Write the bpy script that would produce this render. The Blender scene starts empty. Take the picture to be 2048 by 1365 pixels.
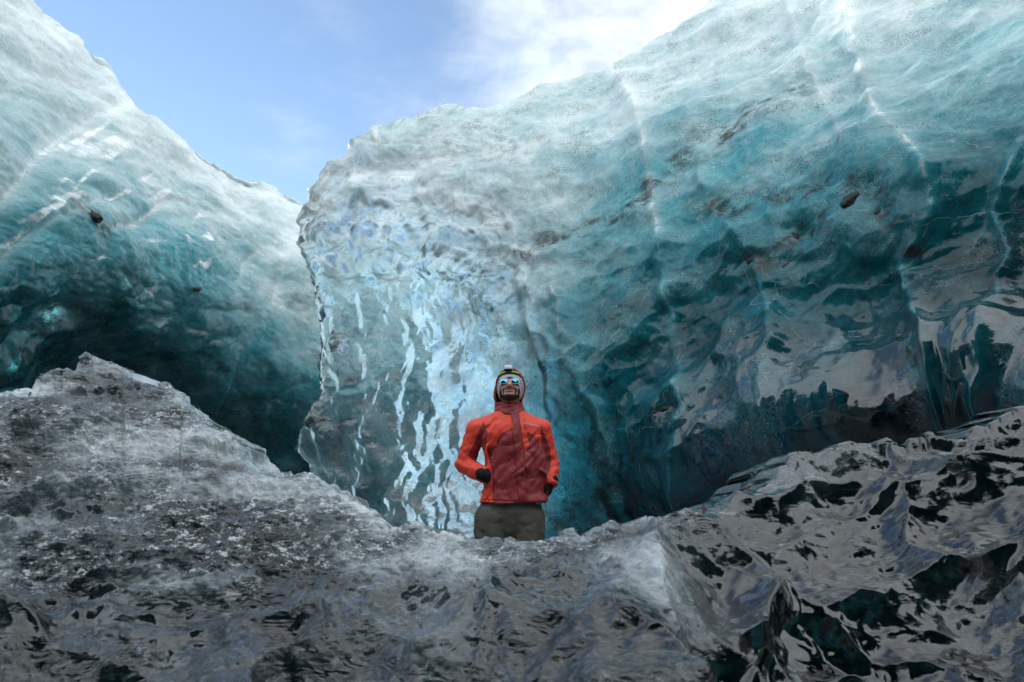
import bpy, math, random
import numpy as np
from mathutils import Vector, Matrix

# ------------------------------------------------------------------ camera, world, sun, exposure
S = bpy.context.scene
R = math.radians
PITCH = R(13.35); CAMZ = 0.85; FPX = 24/36*2048
cd = bpy.data.cameras.new('camera'); cam = bpy.data.objects.new('camera', cd)
S.collection.objects.link(cam); S.camera = cam
cd.lens = 24; cd.sensor_width = 36; cd.clip_end = 3000; cd.clip_start = 0.05
cam.location = (0, 0, CAMZ); cam.rotation_euler = (math.pi/2+PITCH, 0, 0)
cd.dof.use_dof = True; cd.dof.focus_distance = 5.4; cd.dof.aperture_fstop = 5.0
SUN_EL, SUN_AZ = R(26), R(-42)          # azimuth from +Y towards +X
SKY = 0.108; CLOUD = 7.0
w = bpy.data.worlds.new('World'); S.world = w; w.use_nodes = True
nt = w.node_tree; N = nt.nodes; L = nt.links; N.clear()
out = N.new('ShaderNodeOutputWorld'); bg = N.new('ShaderNodeBackground')
sky = N.new('ShaderNodeTexSky'); sky.sky_type = 'NISHITA'; sky.sun_disc = False
sky.sun_elevation = SUN_EL; sky.sun_rotation = SUN_AZ; sky.ozone_density = 1.0; sky.air_density = 1.0; sky.dust_density = 0
bg.inputs['Strength'].default_value = SKY
tc = N.new('ShaderNodeTexCoord')
def mathn(op, a, b=None, clamp=False, tree=None):
    t_ = tree or nt
    n = t_.nodes.new('ShaderNodeMath'); n.operation = op; n.use_clamp = clamp
    for i, v in enumerate((a, b)):
        if v is None: continue
        if hasattr(v, 'is_linked'): t_.links.new(v, n.inputs[i])
        else: n.inputs[i].default_value = v
    return n.outputs[0]
def noise(tree, vec, scale, detail=4, rough=.5, dist=0.0, typ='FBM'):
    n = tree.nodes.new('ShaderNodeTexNoise'); n.inputs['Scale'].default_value = scale
    n.inputs['Detail'].default_value = detail; n.inputs['Roughness'].default_value = rough
    n.inputs['Distortion'].default_value = dist
    if typ != 'FBM': n.noise_type = typ
    tree.links.new(vec, n.inputs['Vector']); return n.outputs['Fac']
def mapr(tree, v, a, b, c=0.0, d=1.0, smooth=True):
    n = tree.nodes.new('ShaderNodeMapRange'); n.clamp = True
    if smooth: n.interpolation_type = 'SMOOTHSTEP'
    for k, x in zip(('From Min', 'From Max', 'To Min', 'To Max'), (a, b, c, d)): n.inputs[k].default_value = x
    tree.links.new(v, n.inputs['Value']); return n.outputs['Result']
sep = N.new('ShaderNodeSeparateXYZ'); L.new(tc.outputs['Generated'], sep.inputs[0])
mp = N.new('ShaderNodeMapping'); L.new(tc.outputs['Generated'], mp.inputs['Vector'])
mp.inputs['Scale'].default_value = (1, 1, 2.2)
n1 = noise(nt, mp.outputs[0], 2.6, 8, .55, .5)
n2 = noise(nt, mp.outputs[0], 7.0, 6, .6, .3)
# cloud bank over the right half of the view, thinning to the left; haze low over the horizon
bank = mathn('ADD', mathn('MULTIPLY', sep.outputs['X'], 2.7), mathn('MULTIPLY', sep.outputs['Z'], .9))
bank = mathn('SUBTRACT', bank, mathn('MULTIPLY', sep.outputs['Y'], .30))
bank = mathn('ADD', bank, mathn('MULTIPLY', mathn('SUBTRACT', n1, .5), 2.6))
bank = mathn('ADD', bank, mathn('MULTIPLY', mathn('SUBTRACT', n2, .5), .9))
m1 = mapr(nt, bank, -.60, 1.0, .02, 1)
low = mathn('ADD', mathn('MULTIPLY', sep.outputs['Z'], -4.2), mathn('MULTIPLY', n1, 3.2))
m2 = mapr(nt, low, .95, 1.6)
back = mapr(nt, mathn('ADD', mathn('MULTIPLY', sep.outputs['Y'], -1.0), mathn('MULTIPLY', n1, 1.0)), .0, .6, 0, 1)
msk = mathn('MAXIMUM', mathn('MAXIMUM', m1, m2), back)
mix = N.new('ShaderNodeMix'); mix.data_type = 'RGBA'
L.new(msk, mix.inputs['Factor']); L.new(sky.outputs[0], mix.inputs['A'])
cc = N.new('ShaderNodeVectorMath'); cc.operation = 'SCALE'; cc.inputs[0].default_value = (CLOUD*.93, CLOUD*1.01, CLOUD*1.07)
L.new(mathn('MULTIPLY', mapr(nt, n2, .3, .7, .80, 1.12), mapr(nt, sep.outputs['Y'], .3, -.4, .84, 1.5)), cc.inputs['Scale']); L.new(cc.outputs[0], mix.inputs['B'])  # unseen clouds behind the viewer brightened to light the person
L.new(mix.outputs['Result'], bg.inputs['Color']); L.new(bg.outputs[0], out.inputs[0])
sl = bpy.data.lights.new('sun', 'SUN'); sl.energy = 2.0; sl.angle = R(.53); sl.color = (1, .95, .88)
so = bpy.data.objects.new('sun', sl); S.collection.objects.link(so)
sd = Vector((math.sin(SUN_AZ)*math.cos(SUN_EL), math.cos(SUN_AZ)*math.cos(SUN_EL), math.sin(SUN_EL)))
so.rotation_euler = sd.to_track_quat('Z', 'Y').to_euler()
S.view_settings.view_transform = 'Standard'; S.view_settings.look = 'None'
S.view_settings.gamma = 1; S.view_settings.exposure = 0.88
S.render.engine = 'CYCLES'
cy = S.cycles
cy.max_bounces = 9; cy.transmission_bounces = 8; cy.glossy_bounces = 4; cy.diffuse_bounces = 2
cy.caustics_reflective = False; cy.caustics_refractive = True; cy.sample_clamp_indirect = 4
cy.use_denoising = True; cy.use_adaptive_sampling = True; cy.adaptive_threshold = .02
cy.blur_glossy = .3

# ------------------------------------------------------------------ helpers
CP, SP = math.cos(PITCH), math.sin(PITCH)
def ray(px, py):
    px = np.asarray(px, float); py = np.asarray(py, float)
    a = (px-1024)/FPX; b = -(py-682.5)/FPX
    return np.stack([a, CP-b*SP, SP+b*CP], -1)
def at(px, py, Y):
    d = ray(px, py); return d*(np.asarray(Y)/d[..., 1])[..., None]+np.array([0, 0, CAMZ])
def project(P):
    x, y, z = P[..., 0], P[..., 1], P[..., 2]-CAMZ
    dep = y*CP+z*SP; up = -y*SP+z*CP
    return 1024+FPX*x/dep, 682.5-FPX*up/dep
def hsh(i, j, k, n):
    h = (i*374761393+j*668265263+k*2147483647+n*1274126177) & 0xffffffff
    h = ((h ^ (h >> 13))*1103515245) & 0xffffffff
    h = ((h ^ (h >> 16))*2246822519) & 0xffffffff
    return ((h ^ (h >> 15)) & 0xffffff)/float(0x1000000)
def vnoise(P, seed=0):
    P = np.asarray(P, float); I = np.floor(P).astype(np.int64); F = P-I
    U = F*F*F*(F*(F*6-15)+10); r = 0
    for dx in (0, 1):
        for dy in (0, 1):
            for dz in (0, 1):
                i, j, k = I[..., 0]+dx, I[..., 1]+dy, I[..., 2]+dz
                g = (hsh(i, j, k, seed)*2-1)*(F[..., 0]-dx)+(hsh(i, j, k, seed+7)*2-1)*(F[..., 1]-dy)+(hsh(i, j, k, seed+13)*2-1)*(F[..., 2]-dz)
                r = r+g*(U[..., 0] if dx else 1-U[..., 0])*(U[..., 1] if dy else 1-U[..., 1])*(U[..., 2] if dz else 1-U[..., 2])
    return r*1.5
def fbm(P, scale, octv=4, seed=0, gain=.5):
    P = np.asarray(P)*scale; r = 0; a = 1
    for o in range(octv):
        r = r+a*vnoise(P*(2.03**o), seed+o*31); a *= gain
    return r
def ridged(P, scale, octv=4, seed=0, gain=.5):
    P = np.asarray(P)*scale; r = 0; a = 1
    for o in range(octv):
        r = r+a*(1-np.abs(vnoise(P*(2.03**o), seed+o*31))*2); a *= gain
    return r
def worley(P, scale, seed=0):
    P = np.asarray(P)*scale; I = np.floor(P).astype(np.int64)
    f1 = np.full(P.shape[:-1], 9.); f2 = f1.copy(); cid = np.zeros(P.shape[:-1])
    for dx in (-1, 0, 1):
        for dy in (-1, 0, 1):
            for dz in (-1, 0, 1):
                i, j, k = I[..., 0]+dx, I[..., 1]+dy, I[..., 2]+dz
                q = np.stack([i+hsh(i, j, k, seed), j+hsh(i, j, k, seed+3), k+hsh(i, j, k, seed+5)], -1)-P
                d = np.sqrt((q**2).sum(-1)); c = hsh(i, j, k, seed+11)
                nf = d < f1
                f2 = np.where(nf, f1, np.minimum(f2, d)); cid = np.where(nf, c, cid); f1 = np.where(nf, d, f1)
    return f1, f2, cid
def sstep(a, b, x):
    t = np.clip((x-a)/(b-a), 0, 1); return t*t*(3-2*t)
def tps(pts):
    """thin plate spline through (px, py, value); evaluated for arrays of px, py"""
    A = np.array(pts, float); X = A[:, :2]/1000; n = len(A)
    def U(r2): return np.where(r2 > 0, r2*np.log(r2+1e-12), 0)
    K = U(((X[:, None]-X[None])**2).sum(-1)) + np.eye(n)*1e-4
    Pm = np.concatenate([np.ones((n, 1)), X], 1)
    M = np.block([[K, Pm], [Pm.T, np.zeros((3, 3))]])
    c = np.linalg.solve(M, np.concatenate([A[:, 2], np.zeros(3)]))
    def f(px, py):
        px = np.asarray(px)/1000; py = np.asarray(py)/1000
        r = c[n]+c[n+1]*px+c[n+2]*py
        for i in range(n): r = r+c[i]*U((px-X[i, 0])**2+(py-X[i, 1])**2)
        return r
    return f
def polyd(px, py, poly):
    """distance in photo pixels to a polyline, and signed side"""
    best = np.full(np.shape(px), 1e9); side = np.zeros(np.shape(px))
    for (x0, y0), (x1, y1) in zip(poly[:-1], poly[1:]):
        vx, vy = x1-x0, y1-y0; l2 = vx*vx+vy*vy
        t = np.clip(((px-x0)*vx+(py-y0)*vy)/l2, 0, 1)
        dx, dy = px-x0-t*vx, py-y0-t*vy
        d = np.sqrt(dx*dx+dy*dy); nb = d < best
        side = np.where(nb, np.sign(vx*dy-vy*dx), side); best = np.where(nb, d, best)
    return best, side
def inpoly(px, py, poly):
    """signed distance to a polygon, positive inside"""
    d, _ = polyd(px, py, poly+poly[:1]); ins = np.zeros(np.shape(px), bool)
    for (x0, y0), (x1, y1) in zip(poly, poly[1:]+poly[:1]):
        if y0 == y1: continue
        ins ^= ((y0 > py) != (y1 > py)) & (px < (x1-x0)*(py-y0)/(y1-y0)+x0)
    return np.where(ins, d, -d)
def mesh_obj(name, V, F, mat=None, parent=None, attrs=None, smooth=True, F3=None):
    me = bpy.data.meshes.new(name); V = np.asarray(V, np.float32).reshape(-1, 3); F = np.asarray(F, np.int32)
    k = F.shape[1]; nf = len(F)
    me.vertices.add(len(V)); me.vertices.foreach_set('co', V.ravel())
    me.loops.add(nf*k); me.loops.foreach_set('vertex_index', F.ravel())
    me.polygons.add(nf); me.polygons.foreach_set('loop_start', np.arange(nf, dtype=np.int32)*k)
    me.polygons.foreach_set('loop_total', np.full(nf, k, np.int32))
    me.update(calc_edges=True)
    for a, v in (attrs or {}).items():
        at_ = me.attributes.new(a, 'FLOAT', 'POINT'); at_.data.foreach_set('value', np.asarray(v, np.float32).ravel())
    me.polygons.foreach_set('use_smooth', np.full(nf, smooth))
    if mat: me.materials.append(mat)
    o = bpy.data.objects.new(name, me); S.collection.objects.link(o)
    if parent: o.parent = parent
    return o
def tag(o, label=None, cat=None, group=None, kind=None):
    for k, v in (('label', label), ('category', cat), ('group', group), ('kind', kind)):
        if v: o[k] = v
    return o
def empty(name, loc, rz=0):
    o = bpy.data.objects.new(name, None); S.collection.objects.link(o); o.location = loc; o.rotation_euler.z = rz; return o
def gridf(nr, nc, wrap=False):
    i = np.arange(nr if wrap else nr-1)[:, None]; j = np.arange(nc-1)[None]
    a = i*nc+j; b = a+1; i2 = (i+1) % nr; c = i2*nc+j+1; d = i2*nc+j
    return np.stack([a, b, c, d], -1).reshape(-1, 4)

# ------------------------------------------------------------------ materials
def newmat(name):
    m = bpy.data.materials.new(name); m.use_nodes = True; t = m.node_tree
    return m, t, t.nodes['Principled BSDF'], t.nodes['Material Output']
def simple(name, col, rough=.6, metal=0, spec=.5, bump=0, bscale=200, coat=0, var=0, sheen=0):
    m, t, p, o = newmat(name)
    p.inputs['Base Color'].default_value = (*col, 1); p.inputs['Roughness'].default_value = rough
    p.inputs['Metallic'].default_value = metal; p.inputs['Specular IOR Level'].default_value = spec
    p.inputs['Coat Weight'].default_value = coat; p.inputs['Sheen Weight'].default_value = sheen
    c = t.nodes.new('ShaderNodeTexCoord').outputs['Object']
    if bump:
        b = t.nodes.new('ShaderNodeBump'); b.inputs['Strength'].default_value = bump; b.inputs['Distance'].default_value = .002
        t.links.new(noise(t, c, bscale, 4), b.inputs['Height']); t.links.new(b.outputs[0], p.inputs['Normal'])
    if var:
        h = t.nodes.new('ShaderNodeHueSaturation'); h.inputs['Color'].default_value = (*col, 1)
        t.links.new(mapr(t, noise(t, c, 14, 4), .3, .7, 1-var, 1+var), h.inputs['Value'])
        t.links.new(h.outputs[0], p.inputs['Base Color'])
    return m
def attr(t, name):
    a = t.nodes.new('ShaderNodeAttribute'); a.attribute_name = name; return a.outputs['Fac']
def ramp(t, fac, stops):
    r = t.nodes.new('ShaderNodeValToRGB'); cr = r.color_ramp; cr.interpolation = 'B_SPLINE' if False else 'LINEAR'
    while len(cr.elements) < len(stops): cr.elements.new(.5)
    for e, (p, c) in zip(cr.elements, stops): e.position = p; e.color = (*c, 1)
    t.links.new(fac, r.inputs[0]); return r.outputs[0]
def mixc(t, f, a, b, mode='MIX'):
    m = t.nodes.new('ShaderNodeMix'); m.data_type = 'RGBA'; m.blend_type = mode
    for k, v in (('Factor', f), ('A', a), ('B', b)):
        if hasattr(v, 'is_linked'): t.links.new(v, m.inputs[k])
        elif k == 'Factor': m.inputs[k].default_value = v
        else: m.inputs[k].default_value = (*v, 1)
    return m.outputs['Result']
def ice_mat(name, stops, absorb, dens, stretch=(1, 1, 1), rot=(0, 0, 0), ior=1.31, coat_ior=1.9, coat=.8,
            fleck=1.0, fine=1.0, crystal=0.0, rough=.06, tvar=.34, craw=.45, aircol=(.62, .68, .70)):
    m, t, p, o = newmat(name); lk = t.links.new
    c = t.nodes.new('ShaderNodeTexCoord').outputs['Object']
    mpn = t.nodes.new('ShaderNodeMapping'); mpn.inputs['Scale'].default_value = stretch; mpn.inputs['Rotation'].default_value = rot
    lk(c, mpn.inputs['Vector']); cs = mpn.outputs[0]
    tone, clar, dirt, crest = (attr(t, a) for a in ('tone', 'clarity', 'dirt', 'crest')); wet = attr(t, 'wet')
    M = lambda *a, **k: mathn(*a, **k, tree=t)
    nb = noise(t, cs, 9, 6, .68, .6); nc = noise(t, cs, 38, 3, .7)
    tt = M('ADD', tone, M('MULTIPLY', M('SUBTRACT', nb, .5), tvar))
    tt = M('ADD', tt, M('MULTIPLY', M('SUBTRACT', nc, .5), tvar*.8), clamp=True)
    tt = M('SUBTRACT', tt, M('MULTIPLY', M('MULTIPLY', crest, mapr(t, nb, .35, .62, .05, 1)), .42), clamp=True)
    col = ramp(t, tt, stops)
    # trapped air: pale threads and films inside the ice
    vr = t.nodes.new('ShaderNodeTexVoronoi'); vr.feature = 'DISTANCE_TO_EDGE'; vr.inputs['Scale'].default_value = 7
    wp = t.nodes.new('ShaderNodeVectorMath'); wp.operation = 'MULTIPLY_ADD'
    nz = t.nodes.new('ShaderNodeTexNoise'); nz.inputs['Scale'].default_value = 6; nz.inputs['Detail'].default_value = 2
    lk(cs, nz.inputs['Vector']); lk(nz.outputs['Color'], wp.inputs[0]); wp.inputs[1].default_value = (.5,)*3; lk(cs, wp.inputs[2])
    lk(wp.outputs[0], vr.inputs['Vector'])
    thread = mapr(t, vr.outputs['Distance'], .0, .022, 1, 0)
    mk = attr(t, 'air')
    vk = t.nodes.new('ShaderNodeTexVoronoi'); vk.feature = 'DISTANCE_TO_EDGE'; vk.inputs['Scale'].default_value = 1.5; vk.inputs['Randomness'].default_value = 1
    wk = t.nodes.new('ShaderNodeVectorMath'); wk.operation = 'MULTIPLY_ADD'; lk(nz.outputs['Color'], wk.inputs[0]); wk.inputs[1].default_value = (.16,)*3; lk(cs, wk.inputs[2])
    lk(wk.outputs[0], vk.inputs['Vector'])
    crack = M('MULTIPLY', mapr(t, vk.outputs['Distance'], .0, .008, 1, 0), mapr(t, nb, .42, .56))
    thread = M('MULTIPLY', thread, mk)
    thread = M('MULTIPLY', thread, mapr(t, nc, .42, .58))
    nr = noise(t, c, 30, 4, .7, 1.6)
    lace = M('MULTIPLY', mapr(t, M('ABSOLUTE', M('SUBTRACT', nr, .5)), .0, .025, 1, 0), mk)
    col = mixc(t, M('MULTIPLY', M('MAXIMUM', thread, M('MULTIPLY', lace, .7)), craw), col, aircol)
    col = mixc(t, M('MULTIPLY', crack, .38), col, aircol)
    if crystal:
        fk = M('MULTIPLY', mapr(t, noise(t, cs, 34, 4, .9), .50, .60), M('MULTIPLY', attr(t, 'rough'), mapr(t, nb, .36, .56)))
        col = mixc(t, M('MULTIPLY', fk, .95), col, (.90, .92, .94))  # crystal glints painted as white flecks in the colour
        clar = M('MULTIPLY', clar, M('SUBTRACT', 1.0, fk))
    # dark grains of ash, clustered
    sp = t.nodes.new('ShaderNodeTexVoronoi'); sp.inputs['Scale'].default_value = 52; lk(c, sp.inputs['Vector'])
    g1 = mapr(t, sp.outputs['Distance'], .20, .34, 1, 0)
    g2 = mapr(t, noise(t, c, 64, 3, .75), .55, .62)
    clus = M('ADD', M('MULTIPLY', dirt, 1.0), M('MULTIPLY', attr(t, 'ash'), fleck))
    gr = M('MULTIPLY', M('MAXIMUM', g1, g2), clus, clamp=True)
    smear = M('MULTIPLY', mapr(t, nb, .36, .60), dirt, clamp=True)
    col = mixc(t, M('MULTIPLY', M('MAXIMUM', gr, smear), .92), col, (.022, .022, .020))
    lk(col, p.inputs['Base Color'])
    keep = M('SUBTRACT', 1.0, M('MAXIMUM', gr, M('MULTIPLY', M('MAXIMUM', thread, lace), .6)), clamp=True)
    lk(M('MULTIPLY', clar, keep, clamp=True), p.inputs['Transmission Weight'])
    p.inputs['IOR'].default_value = ior
    lk(mapr(t, nb, .35, .7, rough*.4, rough*2.2), p.inputs['Roughness'])
    lk(M('MULTIPLY', wet, coat), p.inputs['Coat Weight']); p.inputs['Coat IOR'].default_value = coat_ior
    p.inputs['Coat Roughness'].default_value = .03 if rough < .1 else .14
    b1 = t.nodes.new('ShaderNodeBump'); b1.inputs['Distance'].default_value = .02; b1.inputs['Strength'].default_value = .30*fine
    hh = noise(t, cs, 14, 4, .55, .4)
    if crystal:
        vc = t.nodes.new('ShaderNodeTexVoronoi'); vc.inputs['Scale'].default_value = 34; lk(wp.outputs[0], vc.inputs['Vector'])
        rg = attr(t, 'rough'); hh = M('MULTIPLY', hh, mapr(t, rg, 0, 1, .12, 1, False))
        hh = M('ADD', hh, M('MULTIPLY', M('MULTIPLY', vc.outputs['Distance'], rg), crystal))
        hh = M('ADD', hh, M('MULTIPLY', M('MULTIPLY', noise(t, cs, 40, 4, .75, 1.2), rg), crystal*.9))
    lk(hh, b1.inputs['Height']); lk(b1.outputs[0], p.inputs['Normal'])
    b2 = t.nodes.new('ShaderNodeBump'); b2.inputs['Distance'].default_value = .02; b2.inputs['Strength'].default_value = .10*fine
    lk(hh, b2.inputs['Height']); lk(b2.outputs[0] if not crystal else b1.outputs[0], p.inputs['Coat Normal'])
    if dens:
        va = t.nodes.new('ShaderNodeVolumeAbsorption'); va.inputs['Color'].default_value = (*absorb, 1); va.inputs['Density'].default_value = dens
        lk(va.outputs[0], o.inputs['Volume'])
    return m
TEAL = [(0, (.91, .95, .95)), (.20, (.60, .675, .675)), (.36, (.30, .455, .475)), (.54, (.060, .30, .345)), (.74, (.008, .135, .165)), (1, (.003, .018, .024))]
GREY = [(0, (.80, .83, .85)), (.2, (.48, .52, .545)), (.42, (.16, .185, .20)), (.62, (.038, .055, .062)), (.85, (.010, .018, .020)), (1, (.005, .010, .012))]
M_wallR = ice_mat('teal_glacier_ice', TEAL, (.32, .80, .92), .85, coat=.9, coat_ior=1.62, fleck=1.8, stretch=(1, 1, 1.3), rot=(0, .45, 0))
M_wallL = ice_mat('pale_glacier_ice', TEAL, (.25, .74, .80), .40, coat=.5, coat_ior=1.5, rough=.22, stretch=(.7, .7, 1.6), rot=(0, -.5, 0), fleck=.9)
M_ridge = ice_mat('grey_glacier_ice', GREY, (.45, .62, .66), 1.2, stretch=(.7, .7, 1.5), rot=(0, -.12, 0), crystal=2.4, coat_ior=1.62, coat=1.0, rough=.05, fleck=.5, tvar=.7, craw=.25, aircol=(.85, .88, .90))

# ------------------------------------------------------------------ ground, far terrain
def ground():
    m, t, p, o = newmat('grey_sand')
    c = t.nodes.new('ShaderNodeTexCoord').outputs['Object']
    col = ramp(t, noise(t, c, 1.7, 8, .65), [(.3, (.16, .15, .15)), (.7, (.30, .28, .28))]); t.links.new(col, p.inputs['Base Color'])
    p.inputs['Roughness'].default_value = .85
    b = t.nodes.new('ShaderNodeBump'); b.inputs['Distance'].default_value = .05
    t.links.new(noise(t, c, 12, 8, .7), b.inputs['Height']); t.links.new(b.outputs[0], p.inputs['Normal'])
    g = np.concatenate([-np.geomspace(1500, 8, 40), np.linspace(-7.6, 7.6, 77), np.geomspace(8, 1500, 40)])
    X, Y = np.meshgrid(g, g); P = np.stack([X, Y, X*0], -1)
    Z = fbm(P, .35, 4, 3)*.10-.06
    mesh_obj('ground', np.stack([X, Y, Z], -1), gridf(len(g), len(g)), m)['kind'] = 'structure'
ground()
def hills():
    """dark moraine, added unseen behind the viewer for contrast in reflections, and pale glacier beyond the ice walls, one ring of terrain"""
    m, t, p, o = newmat('moraine_and_snow')
    c = t.nodes.new('ShaderNodeTexCoord').outputs['Object']
    a = attr(t, 'snow')
    dk = ramp(t, noise(t, c, .3, 8, .7), [(.35, (.03, .03, .032)), (.7, (.10, .10, .105))])
    sn = ramp(t, noise(t, c, .25, 8, .7), [(.35, (.34, .44, .52)), (.7, (.62, .68, .74))])
    t.links.new(mixc(t, a, dk, sn), p.inputs['Base Color']); p.inputs['Roughness'].default_value = .8
    th = np.linspace(-math.pi, math.pi, 241)[None]; rr = np.geomspace(11, 60, 26)[:, None]
    front = sstep(-.2, .5, np.cos(th)) + rr*0
    X = np.sin(th)*rr; Y = np.cos(th)*rr+ (1-front)*2; P = np.stack([X, Y, X*0], -1)
    H = (rr-11)/49
    Z = (1-front)*(np.minimum((rr-11)*.75, 9)*(1+.5*fbm(P, .12, 4, 9))) + front*np.minimum((rr-16).clip(0)*.22, 6)*(1+.6*fbm(P, .08, 4, 19))
    Z = Z-.35
    mesh_obj('hills', np.stack([X, Y, Z], -1), gridf(26, 241)[:, ::-1], m, attrs={'snow': sstep(.3, .8, front+.25*fbm(P, .2, 4, 5))})['kind'] = 'structure'
hills()

# ------------------------------------------------------------------ ice masses
def masks(P, a=1):
    air = sstep(.04, .22, fbm(P, 1.9, 3, 501)); ash = sstep(.0, .5, fbm(P*[1, 1, 1.5], 3.2, 4, 503))*.45
    return dict(air=air, ash=ash)
def slab(name, mat, px0, py0, sU, tV, nb, Yf, thick, bdir, disp, feats, backdisp, zoff=0.0):
    """front sheet through photo rays at their own distances, rolled over the rim and down a back face, closed below"""
    nv, nu = px0.shape
    front = at(px0, py0, Yf(px0, py0)); front[..., 2] -= zoff                       # row 0 = bottom ... row nv-1 = rim
    tb = np.linspace(0, 1, nb+1)[1:]**2.6
    T = tV                                                    # front rows' t (1 at the bottom, 0 at the rim)
    Fi = np.empty((nb, nu, 3)); ppx = np.empty((nb, nu)); ppy = np.empty((nb, nu))
    for k, t_ in enumerate(tb):
        pos = (1-t_)*(nv-1); i0 = int(min(pos, nv-2)); f = pos-i0
        Fi[k] = front[i0]*(1-f)+front[i0+1]*f; ppx[k] = px0[i0]*(1-f)+px0[i0+1]*f; ppy[k] = py0[i0]*(1-f)+py0[i0+1]*f
    Tb = tb[:, None]+np.zeros(nu)
    th = thick(ppx, ppy, sU[None]+0*Tb, Tb)
    back = Fi+np.asarray(bdir)*th[..., None]
    V = np.concatenate([front, back], 0)
    PX = np.concatenate([px0, ppx]); PY = np.concatenate([py0, ppy]); TT = np.concatenate([T, Tb])
    du = np.gradient(V, axis=1); dv = np.gradient(V, axis=0)
    n = np.cross(du, dv); n /= np.linalg.norm(n, axis=-1, keepdims=True)+1e-9
    # front must face the viewer
    if n[nv//2, nu//2, 1] > 0: n = -n
    for _ in range(3):                                        # fan the normals smoothly round the rim
        m_ = n.copy(); m_[1:-1] = n[:-2]+n[1:-1]*2+n[2:]; w_ = np.exp(-((np.arange(len(n))-nv)/22.)**2)[:, None, None]; n = n*(1-w_)+w_*m_/4
        for q_ in range(5): m_[1:-1] = (m_[:-2]+m_[1:-1]+m_[2:])/3; 
        m_ /= np.linalg.norm(m_, axis=-1, keepdims=True)+1e-9; n = n*(1-w_)+w_*m_; n /= np.linalg.norm(n, axis=-1, keepdims=True)+1e-9
    edge = np.minimum(sstep(0, .012, sU), sstep(0, .01, 1-sU))[None]
    h = np.zeros(V.shape[:2])
    nk = nv+int((tb < .14).sum()); h[:nk] = disp(V[:nk], PX[:nk], PY[:nk], TT[:nk]); hb = backdisp(V[nv:], PX[nv:], PY[nv:])
    wgt = sstep(0, .12, Tb); h[nv:] = h[nv:]*(1-wgt)+hb*wgt
    rw = np.exp(-(TT/.06)**2); h = h+rw*(np.maximum(h, 0)-h)      # no inward folds on the tight roll-over
    V2 = V+n*(h*edge)[..., None]
    V2[nv:, :, 2] = np.minimum(V2[nv:, :, 2], V2[nv-1, :, 2][None]-.12*th)
    A = feats(V, PX, PY, TT, h); A.update(masks(V))
    o = mesh_obj(name, V2, gridf(nv+nb, nu, True), mat, attrs=A)
    return o, dict(V=V2[:nv], px=px0, py=py0)

# ---- right wall: teal, thin and clear at its left edge
rimR = np.array([(590, 425), (612, 402), (632, 392), (655, 352), (690, 315), (730, 287), (800, 247), (850, 232), (900, 217), (950, 211), (1000, 201), (1100, 172), (1200, 141), (1250, 114), (1330, 64), (1400, 24), (1430, 0), (1520, -60), (1700, -160), (2000, -260), (2500, -380)], float)
edgeR = np.array([(400, 618), (425, 596), (490, 594), (512, 604), (560, 622), (600, 632), (650, 641), (700, 640), (730, 632), (760, 636), (790, 640), (830, 621), (858, 605), (880, 592), (905, 600), (945, 626), (1000, 640), (1100, 650), (1300, 640)], float)
nu, nv = 760, 430
s = np.linspace(0, 1, nu)**1.12; t = np.linspace(1, 0, nv)
xs = 612+(2420-612)*s
yt = np.interp(xs, rimR[:, 0], rimR[:, 1])
yt = yt+16*sstep(740, 820, xs)*sstep(1160, 1060, xs)+7*fbm(np.stack([xs/60, xs*0, xs*0], -1), 1, 4, 2)*sstep(640, 760, xs)
ybot = np.interp(xs, [612, 1024, 1400, 1700, 2048, 2420], [1150, 1160, 1190, 1180, 1150, 1150])
py0 = yt[None]+(ybot-yt)[None]*t[:, None]
xl = np.interp(py0[:, :1], edgeR[:, 0], edgeR[:, 1])+9*ridged(np.stack([py0[:, :1]/42, py0[:, :1]*0, py0[:, :1]*0], -1), 1, 3, 88)-9
px0 = xl+(2420-xl)*s[None]
YR = tps([(600, 420, 7.6), (600, 700, 7.2), (600, 950, 7.3), (600, 1150, 7.5), (800, 250, 8.2), (800, 600, 7.0), (800, 900, 6.9), (800, 1150, 7.1),
          (1100, 170, 8.2), (1100, 450, 6.9), (1100, 700, 6.5), (1100, 950, 6.8), (1100, 1150, 7.2),
          (1430, 0, 7.8), (1430, 300, 6.1), (1430, 600, 5.55), (1430, 720, 5.5), (1430, 850, 5.15), (1430, 960, 5.5), (1430, 1150, 7.0),
          (1750, -180, 7.2), (1750, 150, 5.2), (1750, 450, 4.6), (1750, 620, 4.8), (1750, 770, 4.35), (1750, 850, 4.4), (1750, 950, 5.0), (1750, 1150, 6.8),
          (2100, -280, 6.4), (2100, 100, 4.3), (2100, 400, 3.9), (2100, 550, 4.0), (2100, 700, 3.55), (2100, 800, 3.6), (2100, 900, 4.2), (2100, 1150, 5.8), (2450, -380, 6), (2450, 300, 3.2), (2450, 1100, 4.6)])
crestsR = [([(1225, 130), (1275, 220), (1300, 300), (1318, 440), (1335, 560), (1352, 690), (1372, 800), (1375, 910), (1385, 1000)], 16, 1.0),
           ([(1690, -20), (1712, 100), (1760, 240), (1850, 330), (1868, 420), (1828, 520), (1850, 600), (1890, 700), (1893, 810)], 18, 1.1),
           ([(1400, 300), (1420, 410), (1500, 500), (1540, 600), (1562, 680), (1545, 760), (1540, 880)], 12, .6),
           ([(1125, 600), (1160, 740), (1205, 800), (1232, 880), (1240, 960), (1262, 1020)], 10, .8),
           ([(2048, 300), (1990, 420), (2010, 520), (2000, 700), (2010, 800)], 14, .9),
           ([(1560, -70), (1590, 60), (1640, 180), (1700, 300)], 14, .5),
           ([(1020, 400), (1040, 520), (1075, 600), (1090, 700), (1130, 790)], 8, .5)]
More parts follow.
